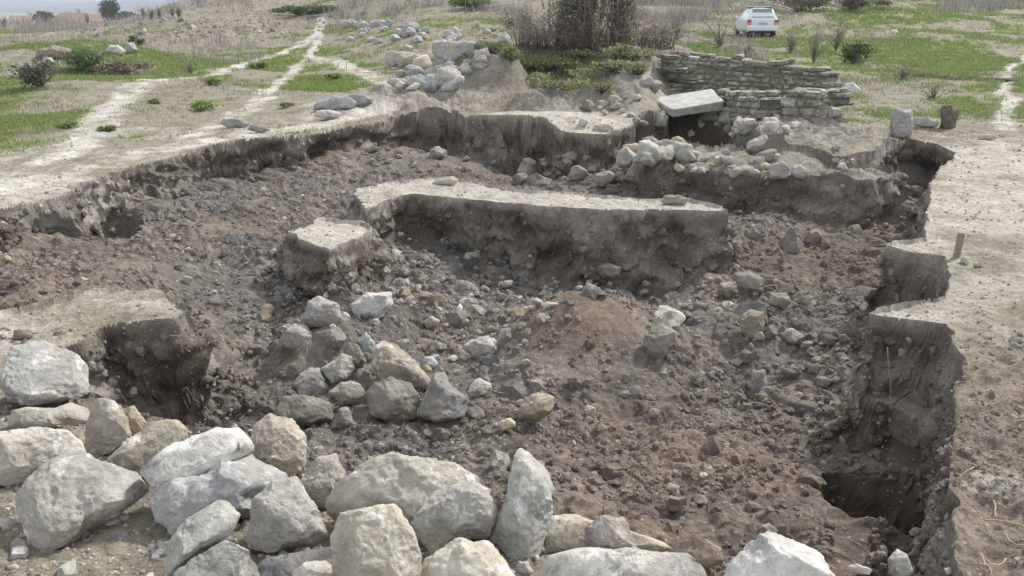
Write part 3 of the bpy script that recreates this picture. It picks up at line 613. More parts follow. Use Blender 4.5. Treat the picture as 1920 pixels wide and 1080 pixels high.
# far standing stones and slabs
rear = [
 ([(1346,226),(1348,204),(1366,199),(1382,206),(1378,226),(1360,230)], 'rounded wall stone topmost beside the dark vault', (.44,.43,.39), .8, M_stone_grey, None),
 ([(1376,224),(1380,204),(1398,206),(1408,216),(1400,230)], 'rounded wall stone at the upper right of the dark vault', (.42,.40,.36), .8, M_stone_grey, None),
 ([(1354,248),(1358,228),(1374,224),(1384,238),(1374,252)], 'rounded wall stone in the right side of the dark vault', (.40,.39,.36), .8, M_stone_grey, None),
 ([(1376,252),(1380,232),(1400,228),(1414,240),(1408,252)], 'pale wall stone at the lower right corner of the dark vault', (.46,.45,.41), .8, M_stone_grey, None),
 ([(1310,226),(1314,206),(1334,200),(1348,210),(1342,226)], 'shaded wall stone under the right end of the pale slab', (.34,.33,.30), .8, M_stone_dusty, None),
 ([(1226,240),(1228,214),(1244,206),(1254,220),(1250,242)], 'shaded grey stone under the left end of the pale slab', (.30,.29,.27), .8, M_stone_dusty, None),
 ([(1668,258),(1670,212),(1685,203),(1710,205),(1712,240),(1706,262)], 'upright weathered grey stone standing left of the small tree stump', (.33,.32,.30), .8, M_stone_grey, None),
 ([(1710,236),(1712,220),(1740,219),(1762,228),(1755,240)], 'low flat pale stone between the upright stone and the tree stump', (.42,.41,.37), .8, M_stone_grey, None),
 ([(1580,172),(1582,157),(1600,154),(1614,166),(1608,176),(1590,177)], 'bright white rock on the grass right of the old stone wall', (.66,.66,.65), .8, M_stone_white, None),
 ([(1669,62),(1671,56),(1682,55),(1684,61),(1676,64)], 'small white rock far up the green field', (.66,.66,.64), .8, M_stone_white, None),
 ([(1832,262),(1836,253),(1866,253),(1872,258),(1860,263)], 'flat beige stone on the path at the right', (.45,.40,.32), .4, M_stone_grey, None),
 ([(66,108),(70,92),(100,84),(130,90),(142,103),(120,112),(80,112)], 'brown rounded boulder on the left grassy bank', (.27,.235,.20), .8, M_stone_dusty, None),
 ([(76,118),(82,106),(98,108),(102,117),(88,120)], 'small white stone below the brown boulder on the left bank', (.5,.49,.46), .8, M_stone_grey, None),
 ([(196,97),(205,84),(222,84),(238,97),(228,104),(205,104)], 'white stone at the back of the left bank', (.50,.49,.47), .8, M_stone_white, None),
 ([(232,94),(238,80),(252,80),(258,95),(245,102)], 'grey stone touching the white one at the back of the left bank', (.37,.36,.34), .8, M_stone_grey, None),
 ([(33,128),(40,120),(58,120),(62,130),(45,135)], 'low grey stone at the left end of the left bank', (.33,.31,.28), .8, M_stone_dusty, None),
 ([(585,205),(592,190),(620,181),(650,180),(668,192),(660,205),(620,208)], 'flat blue grey boulder on the path above the left rear wall', (.36,.36,.36), .7, M_stone_grey, None),
 ([(645,190),(655,178),(685,177),(700,188),(690,198),(662,200)], 'grey slab touching the flat blue grey boulder', (.35,.345,.33), .7, M_stone_grey, None),
 ([(588,218),(592,207),(620,205),(640,212),(635,222),(610,224)], 'low white stone in front of the flat blue grey boulder', (.46,.45,.43), .7, M_stone_grey, None),
 ([(413,232),(418,221),(450,223),(470,232),(460,240),(430,240)], 'flat grey stone on the grass at the pit lip left', (.33,.32,.30), .6, M_stone_dusty, None),
 ([(462,243),(470,234),(500,236),(508,244),(490,250)], 'dark flat stone right of the flat grey one at the pit lip', (.25,.24,.225), .6, M_stone_dusty, None),
 ([(22,636),(26,618),(58,618),(62,630),(55,637)], 'little squared brown brick lying behind the big squared block', (.24,.20,.155), .8, M_stone_dusty, None),
 ([(1800,494),(1802,482),(1812,480),(1818,490),(1812,497)], 'small pale blue stone at the foot of the wooden peg', (.42,.43,.42), .8, M_stone_grey, None),
 ([(1824,499),(1828,491),(1842,492),(1846,500),(1832,503)], 'small pale stone a little right of the wooden peg', (.42,.40,.36), .8, M_stone_grey, None),
 ([(1888,640),(1895,630),(1915,632),(1925,642),(1905,648)], 'flat pinkish stone on the slope at the right frame edge', (.40,.35,.31), .6, M_stone_grey, None),
 ([(740,112),(738,98),(755,96),(780,100),(776,124),(750,130)], 'tan block at the left of the rubble heap', (.44,.40,.32), .8, M_stone, None),
 ([(742,146),(740,132),(770,128),(792,126),(795,138),(770,150)], 'grey squared block at the foot of the rubble heap', (.38,.37,.33), .8, M_stone_grey, None),
 ([(764,160),(770,142),(790,138),(802,146),(800,162),(780,168)], 'blue grey stone in the front row of the rubble heap', (.36,.37,.38), .8, M_stone_grey, None),
 ([(796,165),(800,140),(830,134),(852,140),(855,160),(830,172)], 'large pale stone in the front row of the rubble heap', (.48,.48,.47), .8, M_stone_grey, None),
 ([(826,90),(835,72),(860,60),(868,66),(860,85),(840,95)], 'tilted pale slab pointing up behind the rubble heap', (.46,.44,.40), .7, M_stone_grey, None),
 ([(836,100),(850,88),(885,75),(896,84),(890,95),(860,102)], 'long flat cream slab on top of the rubble heap', (.50,.47,.40), .7, M_stone_grey, None),
 ([(932,78),(935,62),(948,60),(958,70),(955,82),(940,84)], 'bright pale stone standing at the right end of the stone row', (.48,.48,.46), .8, M_stone_grey, None),
]
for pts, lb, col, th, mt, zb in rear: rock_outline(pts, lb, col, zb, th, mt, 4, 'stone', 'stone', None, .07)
sp = at_z(1299, 196, .22); Vs_ = []; Fs_ = []
g_ = np.linspace(-1, 1, 13); n_ = 13
for ax in range(3):
    for sgn in (-1, 1):
        a_, b_ = np.meshgrid(g_, g_, indexing='ij'); p_ = np.zeros((n_, n_, 3)); p_[..., ax] = sgn; p_[..., (ax+1) % 3] = a_; p_[..., (ax+2) % 3] = b_
        k0 = sum(len(v_) for v_ in Vs_); Vs_.append(p_.reshape(-1, 3)); ii = np.arange(n_*n_).reshape(n_, n_)+k0
        f_ = np.stack([ii[:-1, :-1], ii[1:, :-1], ii[1:, 1:], ii[:-1, 1:]], -1).reshape(-1, 4); Fs_.append(f_ if sgn > 0 else f_[:, ::-1])
V_ = np.concatenate(Vs_); nrm_ = V_/np.linalg.norm(V_, axis=1)[:, None]; V_ = V_*np.array([.68, .55, .105])*(1-.035*(np.sum(np.abs(V_) > .9, 1) > 1))[:, None]
V_[:, 0] *= 1+.10*V_[:, 1]/.62; V_ += .022*fbm3(V_[:, 0], V_[:, 1], V_[:, 2], .35, 3, 5)[:, None]*nrm_
o = mesh_np('stone_slab', V_, np.concatenate(Fs_), M_stone_grey, None, (0, 0, 0), np.tile([.46, .45, .42], (len(V_), 1)), False); o.location = tuple(sp+np.array([0, .3, 0])); o.rotation_euler = (R_(9), R_(-8), R_(8))
tag(o, 'wide pale dressed slab bridging the dark vault', 'stone slab')
# heaps whose stones cannot be told apart
rs = np.random.RandomState(5)
def heap(regions, n, w0, w1, cols, label, group, zrise=0., mat=None, sub=3, kind='stone'):
    for i in range(n):
        a = regions[rs.randint(len(regions))]; px = rs.uniform(a[0], a[1]); py = rs.uniform(a[2], a[3]); w = w0*(w1/w0)**(rs.rand()**1.6); c = cols[rs.randint(len(cols))]
        k = rs.uniform(.8, 1.15); stone_at(px, py, w, w*rs.uniform(.5, .85), label, tuple(np.array(c)*k), group, sub, mat or M_stone_grey, rs.uniform(-25, 25), .8, kind, 'clod' if kind == 'soil_clod' else 'stone', seed=rs.randint(1, 9999))
heap([(735,870,90,165),(770,860,110,165),(800,905,80,135)], 56, 18, 54, [GREY, PALE, BLUE, (.42,.42,.41)], 'grey angular stone in the rubble heap beyond the rear of the dig', 'stones of the rubble heap beyond the dig')
heap([(640,790,40,78),(640,790,45,75),(760,850,50,70)], 40, 15, 42, [GREY, BLUE, (.42,.42,.42)], 'blue grey stone in the farthest heap beside the track', 'stones of the farthest heap')
heap([(885,950,45,80)], 10, 8, 22, [GREY, BEIGE], 'stone in the thin row leading right from the heaps', 'stones of the thin row')
heap([(1170,1290,262,300),(1280,1600,270,325),(1200,1480,285,325)], 56, 18, 64, [DUST, (.38,.37,.34), (.46,.45,.41), BEIGE], 'grey soil caked stone bedded in the rubble bank', 'stones bedded in the rubble bank')
heap([(1340,1410,205,245),(1290,1420,222,255),(1410,1600,205,235),(1380,1480,228,248)], 34, 14, 44, [GREY, (.36,.35,.32), PALE], 'pale stone in the tumble around the dark vault', 'stones around the dark vault')
heap([(1150,1245,150,200),(1090,1190,180,230),(1160,1230,200,250)], 18, 12, 40, [GREY, DUST], 'grey stone on the raised earth left of the vault', 'stones on the raised earth')
heap([(870,1180,285,335),(960,1130,290,350),(680,790,275,310)], 30, 12, 52, [DUST, (.27,.26,.24), DARK], 'grey clod of earth at the foot of the far baulk', 'lumps below the far baulk', mat=M_stone_dusty, kind='soil_clod')
heap([(720,1000,560,700),(730,900,600,680),(880,1030,740,810),(1250,1480,520,600),(560,700,590,680)], 46, 10, 40, [DUST, (.30,.28,.25), GREY, BEIGE], 'small dusty stone scattered on the pit floor around the reddish soil cone', 'small stones scattered on the pit floor')
heap([(740,1000,470,560),(900,1230,530,570)], 30, 9, 30, [DUST, (.25,.25,.25)], 'grey clod in the crumbled strip in front of the long baulk', 'lumps in front of the long baulk', mat=M_stone_dusty, kind='soil_clod')
heap([(1480,1620,620,730),(1300,1560,560,700)], 40, 12, 46, [DARK, DUST, (.2,.175,.15)], 'dark clod of earth on the right of the pit floor', 'dark clods on the pit floor', mat=M_stone_dusty, kind='soil_clod')
heap([(300,520,380,560),(0,200,440,600)], 8, 10, 24, [DUST, BEIGE], 'small stone in the grey fill at the left of the pit', 'small stones in the left fill')

# ------------------------------------------------------------------ crumbs of soil and gravel: nobody could count them
def scatter_clods(name, n, accept, rmin, rmax, colf, seed, ymin, ymax, xk=.64, mat=None):
    r = np.random.RandomState(seed); yv = np.exp(r.uniform(math.log(ymin), math.log(ymax), n*3)); xv = r.uniform(-1, 1, n*3)*(xk*yv+.6)
    k = accept(xv, yv, r); xv = xv[k][:n]; yv = yv[k][:n]; m = len(xv)
    rad = rmin*(rmax/rmin)**(r.rand(m)**3.6)*np.sqrt(yv/7.)
    Vb, Fb = ICO[1]; nv = len(Vb)
    V = Vb[None]*(1+.16*r.normal(size=(m, nv, 1)))*r.uniform(.65, 1.25, (m, 1, 3))*rad[:, None, None]
    zc = height(xv, yv)-rad*.15
    V = V+np.stack([xv, yv, zc], 1)[:, None]
    Fm = (Fb[None]+(np.arange(m)*nv)[:, None, None]).reshape(-1, 3)
    col = np.repeat(colf(xv, yv, r), nv, 0)
    return tag(mesh_np(name, V.reshape(-1, 3), Fm, mat or M_soil, col=col, smooth=False), kind='stuff')
def wall_clods(name, n, seed, lo, hi, rmin, rmax):
    r = np.random.RandomState(seed); k = idx[(D > lo) & (D < hi) & (np.abs(x) < .62*y+.5)]; w_ = 1/np.maximum(Y0[k], 1.); k = k[r.rand(len(k)) < n/len(k)*w_/w_.mean()]
    m = len(k); rad = rmin*(rmax/rmin)**(r.rand(m)**2.6)*np.sqrt(Y0[k]/8.); Vb, Fb = ICO[1]; nv = len(Vb)
    V = Vb[None]*(1+.16*r.normal(size=(m, nv, 1)))*r.uniform(.65, 1.25, (m, 1, 3))*rad[:, None, None]+Vall[k][:, None]
    Fm = (Fb[None]+(np.arange(m)*nv)[:, None, None]).reshape(-1, 3); c = base[k]*r.uniform(.8, 1.3, (m, 1)); q_ = r.rand(m) < .06; c[q_] = np.array([.42, .40, .36])
    return tag(mesh_np(name, V.reshape(-1, 3), Fm, M_soil, col=np.repeat(c, nv, 0), smooth=False), kind='stuff')
o = wall_clods('wall_crumbs', 17000, 71, .03, .5, .006, .06); tag(o, 'lumps and little stones sticking out of the cut earth faces', 'soil clods')
def Dat(xa, ya):
    d_, _, _, i_ = poly_sd(xa, ya, pit); d_ = np.where(i_, d_, -d_)
    for P in island.values():
        e_, _, _, j_ = poly_sd(xa, ya, P); d_ = np.minimum(d_, np.where(j_, -e_, e_))
    return d_
def cf(xa, ya, r):
    b = np.clip(idw(xa, ya, fl_xy, fl_b, 2., .35)+.3*r.normal(size=len(xa)), 0, 1)
    c = L3(A(.20, .187, .17), A(.198, .162, .13), b)*r.uniform(.82, 1.2, (len(xa), 1))
    p = r.rand(len(xa)) < .05; c[p] = np.array([.38, .355, .31])*r.uniform(.8, 1.2, (p.sum(), 1)); return c
o = scatter_clods('soil_clods', 42000, lambda a, b, r: (Dat(a, b) > .28) & (fbm2(a, b, .8, 3, 77)*1.6+r.rand(len(a)) > .35), .004, .045, cf, 3, 4.3, 19); tag(o, 'crumbled clods of earth covering the pit floor', 'soil clods')
def ct(xa, ya, r):
    c = np.tile(A(.36, .33, .28), (len(xa), 1))*r.uniform(.6, 1.35, (len(xa), 1)); return c
o = scatter_clods('gravel', 20000, lambda a, b, r: (Dat(a, b) < -.05) & (r.rand(len(a)) < .8), .004, .02, ct, 4, 3.0, 30); tag(o, 'small pebbles and crumbs strewn on the trodden ground', 'gravel')
def cn(xa, ya, r): return np.tile(A(.27, .24, .20), (len(xa), 1))*r.uniform(.55, 1.3, (len(xa), 1))
o = scatter_clods('dirt_crumbs', 9000, lambda a, b, r: (Dat(a, b) < .1) & (fbm2(a, b, .5, 3, 78)+r.rand(len(a)) > .3), .005, .035, cn, 5, 3.0, 6.5); tag(o, 'crumbs of dirt round the foot of the foreground boulders', 'soil clods')
o = scatter_clods('earth_lumps', 420, lambda a, b, r: (Dat(a, b) > .35) & (a > -1.5), .03, .16, cf, 8, 4.6, 17); tag(o, 'larger broken lumps of earth lying about the pit floor', 'soil clods')
def crub(xa, ya, r): return np.array([(.30, .285, .26), (.24, .23, .215), (.40, .385, .35), (.30, .25, .19)])[r.randint(4, size=len(xa))]*r.uniform(.7, 1.2, (len(xa), 1))
c_a = at_z(740, 600, -.8)[:2]; c_b = at_z(830, 520, -.9)[:2]
o = scatter_clods('rubble', 3600, lambda a, b, r: (Dat(a, b) > .3) & (np.minimum(np.hypot((a-c_a[0])/1.5, (b-c_a[1])/1.3), np.hypot((a-c_b[0])/1.4, (b-c_b[1])/.8))+.25*r.normal(size=len(a)) < .85), .012, .10, crub, 9, 5.0, 11, mat=M_stone_dusty); tag(o, 'small broken rubble spilling across the pit floor below the small square stump', 'rubble')
o = scatter_clods('stone_chips', 900, lambda a, b, r: (Dat(a, b) < .15) & (a < 2.0), .012, .07, lambda a, b, r: crub(a, b, r)*1.35, 10, 3.1, 5.2, mat=M_stone_grey); tag(o, 'small chips of stone lying between the foreground boulders', 'stone chips')
gc = mounds[10][0]
o = scatter_clods('spoil_gravel', 9000, lambda a, b, r: (np.hypot((a-gc[0])/11, (b-gc[1])/16)+.25*r.normal(size=len(a)) < .95), .02, .10, lambda a, b, r: np.tile(A(.25, .235, .225), (len(a), 1))*r.uniform(.6, 1.7, (len(a), 1)), 6, 24, 70); tag(o, 'grey broken spoil covering the low heap beside the track', 'spoil')

# ------------------------------------------------------------------ grass, dry grass, brush
def blades(name, xv, yv, h, w, lean, per, colf, seed, mat, spread=.06, z=None):
    r = np.random.RandomState(seed); m = len(xv)
    xb = np.repeat(xv, per)+r.normal(size=m*per)*spread; yb = np.repeat(yv, per)+r.normal(size=m*per)*spread
    zb = height(xb, yb)-.01; hh = np.repeat(h, per)*r.uniform(.4, 1.15, m*per); ww = np.repeat(w, per)*r.uniform(.6, 1.3, m*per)
    an = r.uniform(0, 2*math.pi, m*per); le = np.abs(r.normal(size=m*per))*lean*hh; ta = r.uniform(0, math.pi, m*per)
    bx, by = np.cos(ta)*ww/2, np.sin(ta)*ww/2; lx, ly = np.cos(an)*le, np.sin(an)*le
    p0 = np.stack([xb-bx, yb-by, zb], 1); p1 = np.stack([xb+bx, yb+by, zb], 1)
    p2 = np.stack([xb+bx*.7+lx*.4, yb+by*.7+ly*.4, zb+hh*.6], 1); p3 = np.stack([xb-bx*.7+lx*.4, yb-by*.7+ly*.4, zb+hh*.6], 1); p4 = np.stack([xb+lx, yb+ly, zb+hh*.95], 1)
    V = np.stack([p0, p1, p2, p3, p4], 1).reshape(-1, 3); b = np.arange(m*per)*5
    Fm = np.concatenate([np.stack([b, b+1, b+2], 1), np.stack([b, b+2, b+3], 1), np.stack([b+3, b+2, b+4], 1)])
    col = np.repeat(colf(m*per, r), 5, 0)
    return tag(mesh_np(name, V, Fm, mat, col=col, smooth=True), kind='stuff')
def sample(n, ymin, ymax, seed, keep):
    r = np.random.RandomState(seed); yv = np.exp(r.uniform(math.log(ymin), math.log(ymax), n)); xv = r.uniform(-1, 1, n)*(.68*yv+1)
    k = keep(xv, yv, r); return xv[k], yv[k]
def keep_green(a, b, r):
    p_, g_, b_, m_ = props(a, b); n_ = fbm2(a, b, 1.7, 4, 101); n2_ = fbm2(a, b, .35, 4, 102)
    v = ss((g_+.55*n_+.2*n2_+.45*fbm2(a, b, 6., 3, 103)-.40)/.8)*(1-m_)*(1-ss((p_-.4)/.3)); return (Dat(a, b) < -.12) & (r.rand(len(a)) < v)
def keep_dry(a, b, r):
    p_, g_, b_, m_ = props(a, b); n_ = fbm2(a, b, 2.3, 3, 131)
    v = ss((.55-1.3*p_-.25*g_+.4*n_)/.6)*(1-m_)*.8
    for i_ in (0, 1, 2, 3, 4, 5):
        c_, rx_, ry_ = mounds[i_][:3]; v = v*(1-.92*np.exp(-(((a-c_[0])/rx_)**2+((b-c_[1])/ry_)**2)**2))
    return (Dat(a, b) < -.15) & (b > 9) & (r.rand(len(a)) < v)
def colgreen(m, r):
    c = np.array([.20, .28, .075])*r.uniform(.6, 1.5, (m, 1)); k = r.rand(m) < .25; c[k] = np.array([.38, .37, .15])*r.uniform(.7, 1.2, (k.sum(), 1)); k = r.rand(m) < .2; c[k] = np.array([.16, .25, .11])*r.uniform(.7, 1.3, (k.sum(), 1)); return c
def coldry(m, r):
    c = np.array([.38, .345, .27])*r.uniform(.45, 1.25, (m, 1)); k = r.rand(m) < .35; c[k] = np.array([.33, .28, .23])*r.uniform(.6, 1.3, (k.sum(), 1)); return c
xa, ya = sample(300000, 8, 110, 11, keep_green)
o = blades('grass', xa, ya, np.clip(.05+.0022*ya, .05, .2), .006+.00045*ya, .7, 8, colgreen, 12, M_leaf, .07); tag(o, 'short green grass and clover in patches on the ground round the dig', 'grass')
xa, ya = sample(60000, 9, 150, 13, keep_dry)
o = blades('dry_grass', xa, ya, np.clip(.05+.0035*ya, .06, .3)*(.6+.8*np.random.RandomState(1).rand(len(xa))), .004+.00035*ya, .4, 6, coldry, 14, M_dry, .12); tag(o, 'thin dry straw coloured grass over the waste ground', 'dry grass')
def keep_brush(a, b, r):
    u = a/b; n_ = fbm2(a, b, 5., 3, 141)
    z1 = (u > -.01) & (u < .27) & (b > 34) & (b < 80); z2 = (u < -.28) & (b > 38) & (b < 120); z3 = (b > 62) & (u > -.2)
    z2 = z2*(1-ss(1.6-np.hypot((a-mounds[10][0][0])/11, (b-mounds[10][0][1])/16))); v = z1*.9+z2*.3+z3*.75; return r.rand(len(a)) < v*ss((n_+.1)/.6)
xa, ya = sample(60000, 28, 150, 15, keep_brush)
o = blades('brush', xa, ya, np.clip(.25+.010*ya, .3, 1.4)*(.5+.8*np.random.RandomState(2).rand(len(xa))), .004+.0005*ya, .45, 7, lambda m, r: np.array([.34, .315, .29])*r.uniform(.5, 1.35, (m, 1)), 16, M_dry, .25); tag(o, 'grey brown leafless brush covering the far ground', 'brush')

# ------------------------------------------------------------------ shrubs, stump, old trunks
def tubes(paths_, name, mat, parent=None, loc=(0, 0, 0), seg=6):
    Vs = []; Fs = []; n0 = 0
    for pts, rad in paths_:
        pts = np.array(pts, float); n = len(pts)
        for i in range(n):
            a = pts[min(i+1, n-1)]-pts[max(i-1, 0)]; a /= np.linalg.norm(a)+1e-9
            s = np.cross(a, [.3, .2, 1] if abs(a[2]) < .9 else [1, 0, 0]); s /= np.linalg.norm(s); t_ = np.cross(a, s)
            for k in range(seg): an = 2*math.pi*k/seg; Vs.append(pts[i]+rad[i]*(math.cos(an)*s+math.sin(an)*t_))
        for i in range(n-1):
            for k in range(seg): Fs.append((n0+i*seg+k, n0+i*seg+(k+1) % seg, n0+(i+1)*seg+(k+1) % seg, n0+(i+1)*seg+k))
        Fs.append(tuple(n0+k for k in (3, 2, 1, 0))); Fs.append(tuple(n0+(n-1)*seg+k for k in (0, 1, 2, 3))); n0 += n*seg
    return mesh_np(name, np.array(Vs), np.array(Fs), mat, parent, loc)
def twig_paths(r, base, n, hgt, spread, r0, wob=.12, steps=5):
    out = []
    for i in range(n):
        an = r.uniform(0, 2*math.pi); le = abs(r.normal())*spread; h_ = hgt*r.uniform(.45, 1.1); p = []; rd = []
        for k in range(steps):
            f_ = k/(steps-1); p.append((base[0]+math.cos(an)*le*f_**1.3+r.normal()*wob*hgt*.15*f_, base[1]+math.sin(an)*le*f_**1.3+r.normal()*wob*hgt*.15*f_, base[2]-.03+h_*f_)); rd.append(r0*(1-.8*f_))
        out.append((p, rd))
        for q_ in range(3):
            k = r.randint(1, steps-1); a2 = r.uniform(0, 6.28); l2 = h_*r.uniform(.15, .35); b_ = np.array(p[k])
            out.append(([tuple(b_), tuple(b_+np.array([math.cos(a2)*l2*.5, math.sin(a2)*l2*.5, l2*.45])), tuple(b_+np.array([math.cos(a2)*l2*.8, math.sin(a2)*l2*.8, l2]))], [r0*.5, r0*.35, r0*.15]))
    return out
M_twig = plain('twig_bark', (.20, .165, .14), .95, 0, .35, 15)
def leaves(name, cen, n, rx, ry, rz, size, cols, seed, parent, loc=(0, 0, 0), shell=.5, mat=None, lobes=False):
    r = np.random.RandomState(seed); d_ = r.normal(size=(n, 3)); d_ /= np.linalg.norm(d_, axis=1)[:, None]; q_ = d_*(shell+(1-shell)*r.rand(n, 1))
    q_ = q_*(1+.25*fbm3(d_[:, 0]*2, d_[:, 1]*2, d_[:, 2]*2, .7, 2, seed))[:, None]
    lb_ = r.normal(size=(7, 3))*np.array([.42, .42, .22]); lk = r.randint(7, size=n); ls = (.35+.4*r.rand(7))[lk][:, None]
    if lobes: q_ = q_*ls+lb_[lk]
    P = np.array(cen)+q_*np.array([rx, ry, rz]); s = size*r.uniform(.5, 1.3, n); u = r.normal(size=(n, 3)); u /= np.linalg.norm(u, axis=1)[:, None]; w_ = np.cross(u, r.normal(size=(n, 3))); w_ /= np.linalg.norm(w_, axis=1)[:, None]
    V = np.stack([P-u*s[:, None], P+w_*s[:, None]*.55, P+u*s[:, None], P-w_*s[:, None]*.55], 1).reshape(-1, 3); Fm = np.arange(n*4).reshape(-1, 4)
    c = np.array(cols)[r.randint(len(cols), size=n)]*r.uniform(.65, 1.35, (n, 1)); return mesh_np(name, V, Fm, mat or M_leaf, parent, loc, np.repeat(c, 4, 0), False)
def local(o, root):
    """keep the world place of a part built in world coordinates"""
    o.parent = root; o.matrix_parent_inverse = root.matrix_world.inverted(); return o
def shrub(px, py, w, h, label, seed, leafy=0, cols=None, group=None, name='bare_shrub', cat='shrub'):
    b = hit(px, py); dep = (b-EYE)@FW; wm = w*dep/FPX; hm = h*dep/FPX; r = np.random.RandomState(seed)
    rt = empty(name, tuple(b)); tag(rt, label, cat, group)
    o = tubes([([np.array(p)-b for p in pp], rr) for pp, rr in twig_paths(r, b, 26, hm, wm*.42, .004+.00035*dep)], 'stems', M_twig, None, seg=4); o.parent = rt
    if leafy: o = leaves('foliage', (0, 0, hm*.5), leafy, wm*.5, wm*.5, hm*.55, .012+.0016*dep, cols or [(.12, .16, .05), (.16, .17, .07)], seed+1, rt, shell=.1, lobes=True)
    return rt
# small dry plant on the left
shrub(358,140,22,26,'small dark dry plant standing alone left of the track', 31)
shrub(1525,118,46,66,'grey leafless bush right of the old stone wall top', 32)
shrub(1568,95,60,55,'pale twiggy bush on the slope between car and green field', 33)
shrub(1480,100,40,45,'thin bare bush between the parked car and the old wall', 34)
shrub(1690,150,60,35,'low reddish brown bush on the grass right of the white rock', 35)
shrub(1750,185,70,30,'spreading dry bush behind the little tree stump', 36)
shrub(1600,120,55,40,'dark green bush at the right end of the old wall', 37, 900, [(.08,.12,.045), (.12,.15,.06)], name='leafy_shrub')
shrub(1500,22,130,40,'long grey thicket along the top behind the car', 38, 1500, [(.16,.15,.12), (.12,.14,.08)])
shrub(1600,20,100,34,'dark thicket along the top towards the right', 39, 1200, [(.12,.12,.09), (.15,.14,.11)])
shrub(1270,75,90,60,'grey brown bush right of the old trunks', 40)
shrub(1350,88,90,50,'dry grassy bush in front of the parked car', 41)
shrub(980,70,70,55,'pale bush left of the old trunks', 42, 500, [(.3,.28,.18), (.2,.2,.12)])
shrub(1400,110,60,35,'low brush on the top of the old wall at its left', 43)
shrub(890,18,120,26,'wide green bush at the top edge left of the old trunks', 44, 2600, [(.11,.17,.05), (.15,.19,.07)], name='leafy_shrub')
shrub(560,28,120,22,'dark green bush beyond the grey spoil heap', 45, 2200, [(.08,.12,.05), (.11,.14,.07)], name='leafy_shrub')
shrub(260,85,28,16,'round green bush on the left bank beside the white stone', 46, 700, [(.08,.13,.05), (.1,.15,.06)], name='leafy_shrub')
shrub(160,135,90,44,'large blue green weed clump on the left bank', 47, 2600, [(.11,.17,.08), (.15,.2,.08)], name='leafy_shrub')
shrub(75,165,110,55,'grey bramble on the front of the left bank', 48, 1200, [(.14,.13,.11), (.11,.13,.07)])
shrub(225,140,90,30,'brown bramble right of the blue green weeds', 49, 900, [(.17,.13,.10), (.14,.12,.09)])
for i, (a, b, w, h) in enumerate([(380,205,50,16),(400,160,30,12),(490,130,26,14),(540,200,22,8),(200,245,22,8),(620,150,30,12),(290,195,26,10),(130,240,30,10)]):
    shrub(a, b, w, h, 'low leafy rosette of green weed growing between the tracks', 60+i, 420, [(.17,.24,.07), (.22,.27,.09), (.13,.2,.06)], 'leafy weeds between the tracks', 'weed', 'weed')
for i, (a, b, w, h) in enumerate([(1000,130,90,26),(1080,110,100,22),(1150,135,90,24),(1190,112,80,26),(1060,168,110,26),(960,115,60,30),(1000,160,100,26),(1110,150,110,26),(1130,175,70,30),(1200,140,70,24),(930,100,70,22),(1040,125,110,24),(1160,112,90,30)]):
    shrub(a, b, w, h, 'green weeds hanging over the grassy bank behind the dig', 80+i, 900, [(.20,.25,.10), (.26,.30,.13), (.32,.30,.20)], 'weeds on the grassy bank', 'weed', 'weed')
for i, (a, b) in enumerate([(60,45),(75,42),(130,44),(150,40),(165,46),(190,38),(270,36),(285,38),(300,36),(325,33),(335,34),(10,55)]):
    shrub(a, b, 10, 22, 'dark dry stalks standing on the far left horizon', 100+i, 0, None, 'dark stalks on the left horizon', 'dry_stalks', 'plant')
# stump
b = hit(1776, 240); dep = (b-EYE)@FW; s = dep/FPX; rt = empty('tree_stump', tuple(b)); tag(rt, 'small dark twisted tree stump with dry shoots right of the upright stone', 'tree stump')
r = np.random.RandomState(9)
tubes([([(0, 0, -.1), (.02, .02, .12), (-.04, 0, .3), (-.02, .03, .44)], [.17, .15, .14, .09]), ([(.02, 0, .1), (.12, .02, .26), (.2, .02, .36)], [.1, .08, .04]), ([(-.06, 0, .2), (-.15, 0, .36), (-.14, 0, .45)], [.08, .06, .03])], 'trunk', M_bark, rt, seg=8)
tubes(twig_paths(r, (.1, 0, .15), 10, .75, .35, .009), 'shoots', M_root, rt, seg=4)
# two ivy choked trunks
b0 = hit(1112, 88)
rt = empty('tree', tuple(b0)); tag(rt, 'pair of old trunks wrapped in dry ivy rising out of the top of the frame', 'tree'); dep = (b0-EYE)@FW; s = dep/FPX
P = []
for cx, wd in ((-.8, .30), (-.3, .34), (.85, .30)):
    pts = []; rd = []
    for k in range(10):
        f_ = k/9; pts.append((cx*(1+.1*f_)+.08*r.normal(), .06*r.normal(), -.2+4.8*f_)); rd.append(wd*(1-.45*f_)*(1+.25*(k == 0)))
    P.append((pts, rd))
    for q_ in range(5):
        k = r.randint(5, 9); a2 = r.uniform(0, 6.28); bq = np.array(pts[k]); P.append(([tuple(bq), tuple(bq+np.array([math.cos(a2)*.6, math.sin(a2)*.6, .6])), tuple(bq+np.array([math.cos(a2)*1.3, math.sin(a2)*1.3, 1.6]))], [.12, .08, .02]))
tubes(P, 'trunk', M_bark, rt, seg=12)
for cx, n_, wd in ((-.5, 3600, .85), (.88, 2200, .6)):
    for k in range(3):
        leaves('ivy', (cx, 0, 1.15+1.6*k), n_//3*2, wd*1.15, wd, 1.15, .055, [(.30, .27, .24), (.36, .32, .28), (.24, .22, .18), (.22, .24, .14)], 200+k+int(cx*10), rt, shell=.45, mat=M_dry)
leaves('crown', (.1, 0, 5.6), 5000, 2.6, 2.4, 1.5, .06, [(.15, .15, .09), (.18, .16, .12)], 222, rt, shell=.2)
tw = []
for k in range(420):
    cx = r.uniform(-2.4, 2.4); p0 = np.array([cx, -.5+r.normal()*.3, -.05]); h_ = r.uniform(.2, 1.2); tw.append(([tuple(p0), tuple(p0+[r.normal()*.15, r.normal()*.1, h_*.6]), tuple(p0+[r.normal()*.55, r.normal()*.4, h_])], [.014, .009, .004]))
